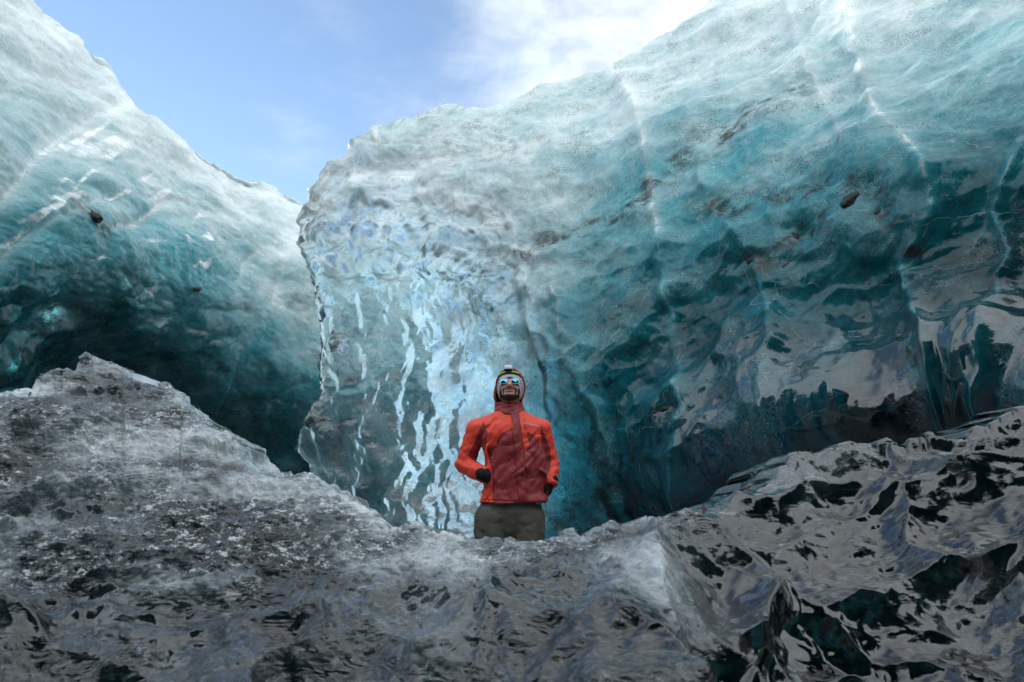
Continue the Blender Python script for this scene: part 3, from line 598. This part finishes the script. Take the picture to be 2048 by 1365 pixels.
# ------------------------------------------------------------------ the person
def surfnets(f, ax, ay, az):
    X, Y, Z = np.meshgrid(ax, ay, az, indexing='ij'); G = np.stack([X, Y, Z], -1); D = f(G); n = D.shape
    s_ = D < 0; idx = -np.ones((n[0]-1, n[1]-1, n[2]-1), int)
    acc = np.zeros(idx.shape+(3,)); cnt = np.zeros(idx.shape)
    cor = [(a, b, c) for a in (0, 1) for b in (0, 1) for c in (0, 1)]
    sl_ = lambda A, o: A[o[0]:n[0]-1+o[0], o[1]:n[1]-1+o[1], o[2]:n[2]-1+o[2]]
    for p in cor:
        for k in range(3):
            if p[k]: continue
            q = list(p); q[k] = 1
            d0, d1 = sl_(D, p), sl_(D, q); m = (d0 < 0) != (d1 < 0)
            tt = np.where(m, d0/np.where(m, d0-d1, 1), 0)[..., None]
            acc += np.where(m[..., None], sl_(G, p)*(1-tt)+sl_(G, q)*tt, 0); cnt += m
    act = cnt > 0; idx[act] = np.arange(act.sum()); V = acc[act]/cnt[act][:, None]
    Fs = []
    for k in range(3):
        sA = [slice(1, -1)]*3; sA[k] = slice(0, n[k]-1); sB = list(sA); sB[k] = slice(1, n[k])
        a, b = s_[tuple(sA)], s_[tuple(sB)]; m = a != b; I = np.argwhere(m)
        off = [0, 0, 0]; o1, o2 = [x for x in range(3) if x != k]
        base = I.copy()
        for x in (o1, o2): base[:, x] += 1
        def cell(d1, d2):
            c = base.copy(); c[:, o1] -= d1; c[:, o2] -= d2; return idx[c[:, 0], c[:, 1], c[:, 2]]
        Q = np.stack([cell(1, 1), cell(0, 1), cell(0, 0), cell(1, 0)], -1)
        flip = a[m] ^ (k == 1)
        Q = np.where(flip[:, None], Q, Q[:, ::-1]); Fs.append(Q)
    F = np.concatenate(Fs)
    return V, F
def nrm_fix(V, f, it=1):
    e = 1e-4
    for _ in range(it):
        d = f(V); g = np.stack([(f(V+np.eye(3)[k]*e)-f(V-np.eye(3)[k]*e))/(2*e) for k in range(3)], -1)
        g2 = (g**2).sum(-1)+1e-6; V = V-np.clip(d/g2, -.004, .004)[:, None]*g
    return V
def ell(P, c, r):
    q = (P-np.asarray(c))/np.asarray(r); k0 = np.linalg.norm(q, axis=-1); k1 = np.linalg.norm(q/np.asarray(r), axis=-1)+1e-9
    return k0*(k0-1)/k1
def cap(P, a, b, ra, rb):
    a = np.asarray(a); b = np.asarray(b); v = b-a; t = np.clip(((P-a)@v)/(v@v), 0, 1)
    return np.linalg.norm(P-a-t[..., None]*v, axis=-1)-(ra+(rb-ra)*t)
def smin(a, b, k):
    h = np.clip(.5+.5*(b-a)/k, 0, 1); return b*(1-h)+a*h-k*h*(1-h)
def smax(a, b, k): return -smin(-a, -b, k)
def rbox(P, c, hs, r):
    q = np.abs(P-np.asarray(c))-np.asarray(hs)+r
    return np.linalg.norm(np.maximum(q, 0), axis=-1)+np.minimum(q.max(-1), 0)-r
YP = 4.7; PR = at(1019, 1000, YP); PR[2] = 0.0
def L3(px, py, dy=0.0): return at(px, py, YP+dy)-PR
def W2(P): return project(P+PR)
person = empty('person', tuple(PR))
tag(person, 'person standing in a two-tone red hooded jacket with mirrored sunglasses, hands in pockets', 'person')
def part(name, f, box, h, mat, parent=person, fix=True, attrf=None, loc=None):
    (x0, x1), (y0, y1), (z0, z1) = box
    V, F = surfnets(f, np.arange(x0, x1+h, h), np.arange(y0, y1+h, h), np.arange(z0, z1+h, h))
    if fix: V = nrm_fix(V, f)
    return mesh_obj(name, V, F, mat, parent, attrs=attrf(V) if attrf else None)
m_skin, tS, pS, _ = newmat('skin')
cS = ramp(tS, attr(tS, 'flush'), [(0, (.80, .50, .38)), (.5, (.70, .36, .27)), (1, (.50, .17, .14))]); tS.links.new(cS, pS.inputs['Base Color'])
pS.inputs['Roughness'].default_value = .45; pS.inputs['Subsurface Weight'].default_value = .08; pS.inputs['Subsurface Radius'].default_value = (.01, .004, .002)
m_beard = simple('beard_hair', (.055, .032, .026), .85, bump=.6, bscale=300)
m_teeth = simple('teeth', (.62, .52, .46), .4)
m_knit = simple('grey_knit', (.50, .50, .54), .95, bump=.8, bscale=500, sheen=.3)
m_black = simple('black_fleece', (.008, .008, .010), .9, bump=.5, bscale=400)
m_lime = simple('lime_webbing', (.50, .66, .04), .6)
m_lampw = simple('white_plastic', (.75, .76, .80), .35)
m_gold = simple('gold_wire', (.75, .50, .32), .25, metal=1)
m_zip = simple('zip_metal', (.25, .22, .2), .4, metal=.8)
m_logo = simple('white_stitching', (.85, .75, .72), .7)
m_trs = simple('olive_trouser_cloth', (.115, .105, .085), .8, bump=.35, bscale=260, var=.12)
m_boot = simple('brown_boot_leather', (.06, .04, .03), .6, bump=.3)
m_maroon = simple('maroon_shell_cloth', (.32, .024, .029), .55, bump=.25, bscale=420, var=.08, sheen=.15)
m_lens, tL, pL, _ = newmat('cyan_mirror_lens')
pL.inputs['Base Color'].default_value = (.06, .40, .52, 1); pL.inputs['Metallic'].default_value = 1; pL.inputs['Roughness'].default_value = .06
m_jkt, tJ, pJ, _ = newmat('two_tone_shell_cloth')
oc = tJ.nodes.new('ShaderNodeTexCoord').outputs['Object']
fj = mapr(tJ, attr(tJ, 'panel'), -.35, .35)
cj = mixc(tJ, fj, (.32, .024, .029), (1.0, .070, .032))
seam = mapr(tJ, mathn('ABSOLUTE', attr(tJ, 'panel'), tree=tJ), .25, .9, .62, 1)
hj = tJ.nodes.new('ShaderNodeHueSaturation'); tJ.links.new(cj, hj.inputs['Color']); tJ.links.new(seam, hj.inputs['Value'])
tJ.links.new(hj.outputs[0], pJ.inputs['Base Color']); pJ.inputs['Roughness'].default_value = .5; pJ.inputs['Sheen Weight'].default_value = .12
bj = tJ.nodes.new('ShaderNodeBump'); bj.inputs['Strength'].default_value = .6; bj.inputs['Distance'].default_value = .012
mj = tJ.nodes.new('ShaderNodeMapping'); mj.inputs['Scale'].default_value = (1.6, 1, .7); mj.inputs['Rotation'].default_value = (0, .6, 0)
tJ.links.new(oc, mj.inputs[0]); tJ.links.new(noise(tJ, mj.outputs[0], 26, 5, .6, 1.2), bj.inputs['Height']); tJ.links.new(bj.outputs[0], pJ.inputs['Normal'])

z7 = lambda pts: [(870+x/3.593, 700+y/3.593) for x, y in pts]
# --- jacket
TT_ = [(1012, 955, 1095), (985, 958, 1096), (955, 963, 1096), (925, 966, 1094), (895, 964, 1091), (870, 957, 1089), (852, 955, 1082), (838, 972, 1066), (826, 990, 1050)]
zz = np.array([L3(1020, r[0])[2] for r in TT_])
xa = np.array([L3(r[1], r[0])[0] for r in TT_]); xb = np.array([L3(r[2], r[0])[0] for r in TT_])
bb = np.array([.155, .15, .145, .145, .145, .14, .12, .10, .085])
def torso(P):
    z = P[..., 2]; a = np.interp(z, zz, xa); b = np.interp(z, zz, xb); c = (a+b)/2; hw = (b-a)/2; dp = np.interp(z, zz, bb)
    cyy = .01
    q = (np.abs((P[..., 0]-c)/hw)**2.4+np.abs((P[..., 1]-cyy)/dp)**2.4)**(1/2.4)
    d = (q-1)*np.minimum(hw, dp)
    return smax(d*.85, z-zz[-1]-.01, .02)
Sl, El, Wl = L3(954, 860, .01), L3(929, 930, .04), L3(970, 951, -.085)
Sr, Er, Wr = L3(1083, 858, .01), L3(1101, 926, .05), L3(1102, 966, -.03)
plk = [(1028.5, 818), (1032, 860), (1037, 895), (1042, 950), (1046, 1010)]
hemz = L3(1020, 1007)[2]
pocket = z7([(380, 700), (372, 720), (400, 800), (412, 880), (415, 970)])
pocketr = z7([(760, 870), (800, 900), (812, 950), (806, 1010)])
def jacket(P, detail=True):
    d = torso(P)
    d = smin(d, cap(P, L3(1000, 842), L3(954, 860, .01), .055, .074), .04); d = smin(d, cap(P, L3(1040, 841), L3(1083, 858, .01), .055, .066), .04)
    al = smin(cap(P, Sl, El, .073, .060), cap(P, El, Wl, .061, .053), .012)
    ar = smin(cap(P, Sr, Er, .064, .057), cap(P, Er, Wr, .058, .047), .012)
    vl = (Wl-El)/np.linalg.norm(Wl-El); vr = (Wr-Er)/np.linalg.norm(Wr-Er)
    al = smax(al, (P-Wl)@vl-.004, .006); ar = smax(ar, (P-Wr)@vr-.022, .006)
    # puckered folds across each sleeve, deeper at the elbow
    if detail:
        for A in ((al, El, -1), (ar, Er, 1)):
            pass
        wv = vnoise(P*9, 3)
        fl = np.sin(((P-El)@np.array([.45, 0, 1.0]))*95+4*wv)*np.exp(-np.linalg.norm(P-El, axis=-1)/.10)
        fr = np.sin(((P-Er)@np.array([-.35, 0, 1.0]))*95+4*wv)*np.exp(-np.linalg.norm(P-Er, axis=-1)/.10)
        al = al+.0055*fl+.005*ridged(P*[1, 1, 1.5], 9, 2, 7)-.005; ar = ar+.0055*fr+.005*ridged(P*[1, 1, 1.5], 9, 2, 8)-.005
        px, py = W2(P); front = P[..., 1] < 0
        x1 = P[..., 0]*.75+P[..., 2]*.65; x2 = -P[..., 0]*.65+P[..., 2]*.75
        f = .013*ridged(np.stack([x1*.5+.04*wv, P[..., 1], x2*1.5+.04*wv], -1), 5, 2, 31)+.006*ridged(np.stack([x1*2, P[..., 1], x2*.6], -1), 4, 2, 33)
        d = d+(f-.008)*sstep(845, 880, py)
        dd, _ = polyd(px, py, plk); d = np.where(front, d-.006*sstep(8.6, 6.6, dd)+.004*np.exp(-((dd-8.5)/1.3)**2), d)
        for pk in (pocket, pocketr):
            dd, sg = polyd(px, py, pk); d = np.where(front, d-.012*np.exp(-(dd/5)**2)*(.5+.5*sg*(1 if pk is pocket else -1)), d)
        dd, _ = polyd(px, py, [(955, 1000), (1030, 1004), (1095, 1005)]); d = d+.004*np.exp(-(dd/1.2)**2)   # hem tunnel
        dd, _ = polyd(px, py, z7([(640, 520), (655, 600), (662, 640)])); d = np.where(front, d+.005*np.exp(-(dd/1.5)**2), d)
        dd, _ = polyd(px, py, z7([(435, 500), (395, 545), (378, 560)])); d = np.where(front, d+.008*np.exp(-(dd/3)**2), d)
    d = smin(d, al, .016); d = smin(d, ar, .016)
    d = smax(d, hemz+.012*vnoise(P*6, 9)-P[..., 2], .008)
    # hollow below the hem
    return smax(d, -smax(torso(P)+.02, P[..., 2]-hemz-.05, .01), .004)
orange = [z7([(330, 380), (560, 380), (545, 440), (552, 500), (566, 556), (500, 590), (455, 625), (440, 690), (395, 700), (374, 722), (392, 800), (410, 880), (416, 1100), (300, 1100), (322, 1040), (335, 955), (300, 960), (100, 900), (100, 740), (240, 500)]),
          z7([(592, 380), (760, 380), (830, 520), (920, 760), (920, 1030), (840, 1040), (800, 905), (822, 880), (836, 800), (822, 700), (775, 590), (765, 520), (760, 712), (735, 650), (700, 610), (665, 590), (678, 700), (645, 730), (626, 640)])]
marn = [z7([(350, 512), (377, 600), (362, 700), (338, 760), (368, 815), (362, 835), (330, 820), (292, 806), (236, 760), (268, 700), (305, 620)]), z7([(338, 740), (366, 760), (360, 800), (345, 840), (330, 800)])]
def panelf(V):
    px, py = W2(V); a = np.maximum(inpoly(px, py, orange[0]), inpoly(px, py, orange[1]))
    for m in marn: a = np.minimum(a, -inpoly(px, py, m))
    return dict(panel=np.clip(a, -4, 4))
jk = part('jacket', jacket, ((-.42, .42), (-.24, .24), (hemz-.02, 1.60)), .0062, m_jkt, attrf=panelf)
# --- head frame
HS = 1.03; TILT = R(-15); YAW = R(-3)
HC = L3(1020.5, 784, -.02)
HR = np.array(Matrix.Rotation(YAW, 3, 'Z') @ Matrix.Rotation(TILT, 3, 'X'))
def toH(P):
    q = ((P-HC)@HR)/HS; z = q[..., 2]; return np.stack([q[..., 0], q[..., 1], np.where(z < .02, .02+(z-.02)*1.28, z)], -1)
def frH(q):
    q = np.array(q, float); z = q[..., 2]; q[..., 2] = np.where(z < .02, .02+(z-.02)/1.28, z); return q*HS@HR.T+HC
def hf(f): return lambda P: f(toH(P))*HS
def skull(q): return smin(ell(q, (0, .012, .030), (.0735, .096, .108)), ell(q, (0, -.030, -.045), (.057, .066, .066)), .03)
def headq(q):
    x = np.abs(q[..., 0]); Q = np.stack([x, q[..., 1], q[..., 2]], -1)
    qm = np.stack([q[..., 0], q[..., 1], q[..., 2]-8*x**2], -1)
    d = skull(q)
    d = smin(d, ell(q, (0, -.080, -.090), (.026, .020, .018)), .018)                 # chin
    d = smin(d, ell(Q, (.036, -.068, -.016), (.026, .024, .022)), .014)             # cheeks pushed up by the smile
    d = smin(d, ell(Q, (.028, -.086, .048), (.026, .012, .008)), .012)              # brows
    d = smax(d, -ell(Q, (.031, -.104, .028), (.019, .014, .012)), .010)             # sockets
    d = smin(d, ell(Q, (.031, -.082, .028), (.013, .013, .012)), .003)              # eyes
    d = smin(d, cap(q, (0, -.092, .036), (0, -.117, -.008), .007, .0125), .007)      # nose
    d = smin(d, ell(Q, (.013, -.104, -.012), (.009, .012, .008)), .005)
    d = smax(d, -ell(Q, (.008, -.114, -.0235), (.0045, .005, .0035)), .002)
    d = smax(d, -ell(qm, (0, -.104, -.047), (.030, .016, .0050)), .004)           # open smile
    d = smin(d, ell(qm, (0, -.093, -.0365), (.034, .012, .0042)), .004); d = smin(d, ell(qm, (0, -.091, -.0575), (.027, .011, .0052)), .004)
    d = smin(d, ell(Q, (.076, .012, .012), (.008, .018, .030)), .006)               # ears
    return d
Nk = L3(1023, 826, .03)
def bodyf(P):
    d = headq(toH(P))*HS
    d = smin(d, cap(P, frH((0, .03, -.06)), Nk, .058, .062), .03)
    d = smin(d, ell(P, L3(1024, 870, .01), (.19, .095, .14)), .04); d = smin(d, ell(P, L3(1026, 960, .01), (.17, .09, .22)), .05)
    for A, E, W_ in ((Sl, El, Wl), (Sr, Er, Wr)):
        d = smin(d, smin(cap(P, A, E, .050, .040), cap(P, E, W_, .040, .028), .02), .03)
    d = smin(d, ell(P, L3(1025, 1010, .01), (.17, .10, .10)), .04)
    for sx in (-1, 1):
        hp = np.array([.03+sx*.10, .01, .86]); kn = np.array([.02+sx*.115, .0, .48]); an = np.array([.02+sx*.12, .02, .10])
        d = smin(d, smin(cap(P, hp, kn, .085, .055), cap(P, kn, an, .055, .036), .02), .03)
    return d
ax_ = np.unique(np.concatenate([np.arange(-.40, -.10, .014), np.arange(-.10, .10, .0035), np.arange(.10, .42, .014)]))
ay_ = np.unique(np.concatenate([np.arange(-.18, .12, .0042), np.arange(.12, .22, .014)]))
zt = HC[2]
az_ = np.unique(np.concatenate([np.arange(.05, zt-.16, .02), np.arange(zt-.16, zt+.17, .0035)]))
Vb, Fb = surfnets(bodyf, ax_, ay_, az_); Vb = nrm_fix(Vb, bodyf)
q = toH(Vb); xq = np.abs(q[:, 0])
lip = np.exp(-((xq/.034)**4))*(np.exp(-((q[:, 2]-8*xq**2+.0355)/.005)**2)+np.exp(-((q[:, 2]-8*xq**2+.0585)/.0065)**2))*(q[:, 1] < -.06)
flush = .28+.35*np.exp(-(((xq-.036)/.02)**2+((q[:, 2]+.014)/.02)**2))+.35*np.exp(-((xq/.016)**2+((q[:, 2]+.006)/.016)**2))*(q[:, 1] < -.08)+lip+.15*fbm(Vb, 30, 3, 5)
mesh_obj('body', Vb, Fb, m_skin, person, attrs=dict(flush=np.clip(flush, 0, 1)))
HB = ((HC[0]-.16, HC[0]+.16), (HC[1]-.2, HC[1]+.2), (HC[2]-.2, HC[2]+.2))
def beardq(q):
    x = np.abs(q[..., 0]); d = headq(q)-.0016-.0012*vnoise(q*240, 3)
    # moustache + goatee + jaw line, cheeks and lower lip left bare
    m = np.minimum.reduce([np.maximum(np.abs(q[..., 2]-5*x**2+.0275)-.0055, x-.034),
                           np.sqrt(((x-.040)/.006)**2+((q[..., 2]+.045)/.020)**2)*.007-.007,
                           q[..., 2]+.078-.45*np.maximum(x-.022, 0)*1.0,
                           np.maximum(.058-x, q[..., 2]+.050+0*x)])
    lipcut = np.maximum(np.abs(q[..., 2]-8*x**2+.047)-.0155, x-.034)
    m = np.maximum(m, -lipcut)
    return np.maximum(np.maximum(d, m+.0035*vnoise(q*70, 8)), q[..., 1]-.02)
part('beard', hf(beardq), HB, .003, m_beard, fix=False)
tq = lambda q: np.maximum(ell(q, (0, -.084, -.0445), (.023, .012, .0062)), q[..., 1]+.084)
part('teeth', hf(lambda q: ell(np.stack([q[..., 0], q[..., 1], q[..., 2]-8*q[..., 0]**2], -1), (0, -.083, -.045), (.027, .013, .0050))), HB, .003, m_teeth)
def beanieq(q):
    ang = np.arctan2(q[..., 2]+.02, q[..., 0]+1e-9)
    base = skull(q)
    rib = .0016*np.cos(ang*46)*sstep(.0, .05, np.hypot(q[..., 0], q[..., 2]))
    cuff = (q[..., 1] < .03)
    outer = base-.0155-rib-.002*cuff; d = np.maximum(outer, -(base-.002))
    op = np.sqrt((q[..., 0]/.0655)**2+((q[..., 2]+.045)/.110)**2)-1
    d = smax(d, -np.where(q[..., 1] < .0, op*.06, 1.), .006)
    return smax(d, -.082-q[..., 2]+.3*np.maximum(q[..., 1], -.05), .006)
part('beanie', hf(beanieq), HB, .003, m_knit, fix=False)
def strapq(lo, hi, t_):
    def f(q):
        b = skull(q)-.019; zc = q[..., 2]-.35*q[..., 1]*0
        return np.maximum(np.maximum(b-t_, -b), np.maximum(lo-zc, zc-hi))
    return f
hl = part('headlamp', hf(lambda q: rbox(q, (-.010, -.082, .137), (.029, .020, .019), .013)), HB, .0028, m_lampw)
part('head_strap', hf(strapq(.090, .112, .004)), HB, .003, m_black, fix=False)
part('lime_trim', hf(strapq(.106, .119, .0075)), HB, .003, m_lime, fix=False)
part('lamp_bracket', hf(lambda q: rbox(q, (-.010, -.090, .118), (.027, .012, .005), .004)), HB, .003, m_black, parent=hl)
# --- sunglasses
def glasses():
    Vs, Fs = [], []
    def rr(t_, a, b, n_=3.0):
        c, s_ = np.cos(t_), np.sin(t_); return np.sign(c)*np.abs(c)**(2/n_)*a, np.sign(s_)*np.abs(s_)**(2/n_)*b
    root = None; th = np.linspace(0, 2*math.pi, 41)[:-1]
    def tube(P_, r, closed=True, m=8):
        P_ = np.asarray(P_, float); n_ = len(P_)
        T_ = np.roll(P_, -1, 0)-np.roll(P_, 1, 0) if closed else np.gradient(P_, axis=0)
        T_ /= np.linalg.norm(T_, axis=1, keepdims=True); up = np.array([.1, 1, .05]); A = np.cross(T_, up); A /= np.linalg.norm(A, axis=1, keepdims=True); B = np.cross(T_, A)
        a = np.linspace(0, 2*math.pi, m+1)
        V = P_[:, None]+r*(np.cos(a)[None, :, None]*A[:, None]+np.sin(a)[None, :, None]*B[:, None])
        return V.reshape(-1, 3), gridf(n_, m+1, closed)
    V_, F_ = [], []; nV = 0
    def add(V, F):
        nonlocal nV
        V_.append(V); F_.append(F+nV); nV += len(V)
    for sx in (-1, 1):
        x, z = rr(th, .0262, .0212); pts = np.stack([sx*.0375+x, -.112+.25*np.abs(sx*.0375+x-0)**2*8*.5, .0265+z-.02*0], -1)
        add(*tube(frH(pts), .0016))
        hinge = [(sx*.0635, -.108, .036), (sx*.074, -.09, .036), (sx*.079, -.03, .032), (sx*.080, .02, .026)]
        add(*tube(frH(np.array(hinge)), .002, False))
    add(*tube(frH(np.array([(-.0125, -.114, .031), (-.006, -.118, .037), (.006, -.118, .037), (.0125, -.114, .031)])), .0017, False))
    fr = mesh_obj('sunglasses', np.concatenate(V_), np.concatenate(F_), m_gold, person)
    for sx in (-1, 1):
        Vl = []; rad = np.linspace(0, 1, 9)
        for side in (0, 1):
            for r_ in (rad if side == 0 else rad[::-1]):
                x, z = rr(th, .0258*max(r_, .002), .0208*max(r_, .002)); X = sx*.0375+x
                yy = -.112+.25*np.abs(X)**2*4-.0035*(1-r_**2)+.0015*side
                p = np.stack([X, yy, .0265+z], -1); Vl.append(np.concatenate([p, p[:1]]))
        Vl = np.array(Vl); mesh_obj('lens', frH(Vl.reshape(-1, 3)), gridf(len(Vl), 41), m_lens, fr)
glasses()
# --- hood and collar
def hoodf(P):
    q = toH(P); o = ell(q, (-.002, .022, .040), (.104, .132, .136)); 
    nk = smax(np.hypot((P[..., 0]-np.interp(P[..., 2], [L3(1019, 824)[2], L3(1015, 785)[2]], [L3(1020, 824)[0], L3(1015, 785)[0]]))/1.0, (P[..., 1]-.035)/1.05)-np.interp(P[..., 2], [L3(1019, 828)[2], L3(1019, 812)[2], L3(1019, 785)[2]], [.116, .098, .100]), P[..., 2]-L3(1019, 782)[2]+.25*np.maximum(-P[..., 1]-.02, 0), .02)
    nk = smax(nk, L3(1019, 834)[2]-P[..., 2], .01)
    o = smin(o, nk, .02)
    wr = .004*ridged(P*[1, 1, 2.2], 11, 3, 55)-.004
    sh = smax(o+wr, -(o+.010), .004)
    op = np.sqrt((q[..., 0]/.090)**2+((q[..., 2]-.022)/.126)**2)-1
    sh = smax(sh, -np.where(q[..., 1] < -.005-.045*sstep(.02, .10, q[..., 2]), op*.088, 1.), .006)
    # open V below the chin
    v = (np.abs(P[..., 0]-L3(1022, 810)[0])-np.clip((P[..., 2]-L3(1019, 806)[2])*1.1, 0, .07))
    return smax(sh, -np.where((P[..., 1] < 0) & (P[..., 2] > L3(1019, 806)[2]), -v, 1.), .003)
part('hood', hoodf, ((HC[0]-.16, HC[0]+.16), (HC[1]-.22, HC[1]+.24), (1.42, HC[2]+.2)), .0042, m_maroon, fix=False)
# --- chest logo, zip pull
txt = bpy.data.curves.new('chest_logo', 'FONT'); txt.body = 'Columbia'; txt.size = .021; txt.extrude = .0004; txt.align_x = 'CENTER'; txt.offset = .0004
to = bpy.data.objects.new('tmp', txt); S.collection.objects.link(to); bpy.context.view_layer.update()
me = bpy.data.meshes.new_from_object(to.evaluated_get(bpy.context.evaluated_depsgraph_get())); bpy.data.objects.remove(to)
def surf_y(x, z, f=jacket):
    ys = np.linspace(-.26, 0, 140); d = f(np.stack([np.full(140, x), ys, np.full(140, z)], -1)); i = np.argmax(d < 0); return ys[i]
c0 = L3(870+697/3.593, 700+533/3.593, -.14)
def blot(name, vs, faces, mat, parent=person):
    return mesh_obj(name, vs, faces, mat, parent)
gx = np.linspace(c0[0]-.05, c0[0]+.06, 10); gy = [surf_y(x, c0[2]) for x in gx]
for v in me.vertices:
    x = c0[0]+.006+v.co.x; v.co = (x, np.interp(x, gx, gy)-.0045-v.co.z, c0[2]-.006+v.co.y-.16*(v.co.x))
me.materials.clear(); me.materials.append(m_logo); lo_ = bpy.data.objects.new('chest_logo', me); S.collection.objects.link(lo_); lo_.parent = person
# the small mark of short bars before the word
Vm, Fm = [], []
for a in range(4):
    for k in range(2):
        an = a*math.pi/2+math.pi/4+(.22 if k else -.22); c_, s_ = math.cos(an), math.sin(an); x_ = c0[0]-.047; z_ = c0[2]+.0085
        yb = np.interp(x_, gx, gy)-.0048; n0 = len(Vm)
        for u, v in ((.0018, -.0011), (.0075, -.0011), (.0075, .0011), (.0018, .0011)):
            Vm.append((x_+c_*u-s_*v, yb, z_+s_*u+c_*v))
        Fm.append((n0, n0+1, n0+2, n0+3))
mesh_obj('logo_mark', Vm, Fm, m_logo, person, smooth=False)
zp = L3(870+648/3.593, 700+532/3.593, -.15); zy = surf_y(zp[0], zp[2])
part('zip_pull', lambda P: smin(cap(P, (zp[0], zy-.006, zp[2]), (zp[0]+.003, zy-.008, zp[2]-.022), .0028, .0036), ell(P, (zp[0], zy-.004, zp[2]+.003), (.005, .004, .006)), .004), ((zp[0]-.03, zp[0]+.03), (zy-.03, zy+.02), (zp[2]-.04, zp[2]+.03)), .0016, m_zip)
# --- gloves: each hand pushed down into its pocket
for Wp, dr, sx in ((Wl, np.array([.80, .62, -.25]), 1), (Wr, np.array([-.60, .15, -.75]), -1)):
    dr = dr/np.linalg.norm(dr); sd_ = np.cross(dr, [0, 1, 0]); sd_ /= np.linalg.norm(sd_)
    def glove(P, Wp=Wp, dr=dr, sd_=sd_):
        d = cap(P, Wp-dr*.03, Wp+dr*.035, .042 if sx > 0 else .031, .045 if sx > 0 else .031); d = smin(d, ell(P, Wp+dr*.06, (.045, .032, .045)), .02)
        for k, ln in enumerate((.062, .072, .070, .056)):
            o = (k-1.5)*.020; a = Wp+dr*.075+sd_*o; b = a+dr*ln*.6; c = b+dr*ln*.4+np.array([0, .018, 0])
            d = smin(d, smin(cap(P, a, b, .0105, .0098), cap(P, b, c, .0098, .0085), .004), .005)
        a = Wp+dr*.035-sd_*.034; d = smin(d, smin(cap(P, a, a+dr*.03-sd_*.018, .012, .011), cap(P, a+dr*.03-sd_*.018, a+dr*.06-sd_*.016, .011, .009), .004), .006)
        return d+.001*fbm(P, 60, 2, 3)
    part('glove', glove, ((Wp[0]-.16, Wp[0]+.2), (Wp[1]-.12, Wp[1]+.12), (Wp[2]-.22, Wp[2]+.12)), .0045, m_black, fix=False)
# --- trousers and boots
lx = [L3(986, 1040)[0], L3(1053, 1040)[0]]
def trousers(P):
    d = ell(P, (L3(1022, 1000)[0], .01, hemz-.03), (.205, .125, .24))
    for x, sx in zip(lx, (-1, 1)):
        hp = np.array([x+.004*sx, .01, hemz-.10]); kn = np.array([x+.01*sx, -.01, .46]); an = np.array([x+.02*sx, .02, .12])
        d = smin(d, smin(cap(P*[1, 1, 1], hp, kn, .120, .092), cap(P, kn, an, .088, .078), .03), .012)
        d = smin(d, ell(P, (x+sx*.095, .02, hemz-.17), (.028, .07, .10)), .02)       # thigh pocket
    d = d+.005*ridged(P*[1, 1, 1.6], 8, 3, 71)-.005
    return smax(smax(d, P[..., 2]-hemz-.06, .01), .10-P[..., 2], .01)
part('trousers', trousers, ((-.30, .32), (-.2, .22), (.08, hemz+.08)), .0085, m_trs)
for x, sx in zip(lx, (-1, 1)):
    def boot(P, x=x+.02*sx):
        d = cap(P, (x, .03, .20), (x, .03, .06), .062, .055); d = smin(d, cap(P, (x, .03, .05), (x, -.14, .045), .052, .042), .03)
        d = smin(d, rbox(P, (x, -.04, .018), (.052, .145, .018), .012), .006); return smax(d, -P[..., 2], .003)
    part('boot', boot, ((x-.12, x+.14), (-.24, .14), (-.01, .29)), .007, m_boot)
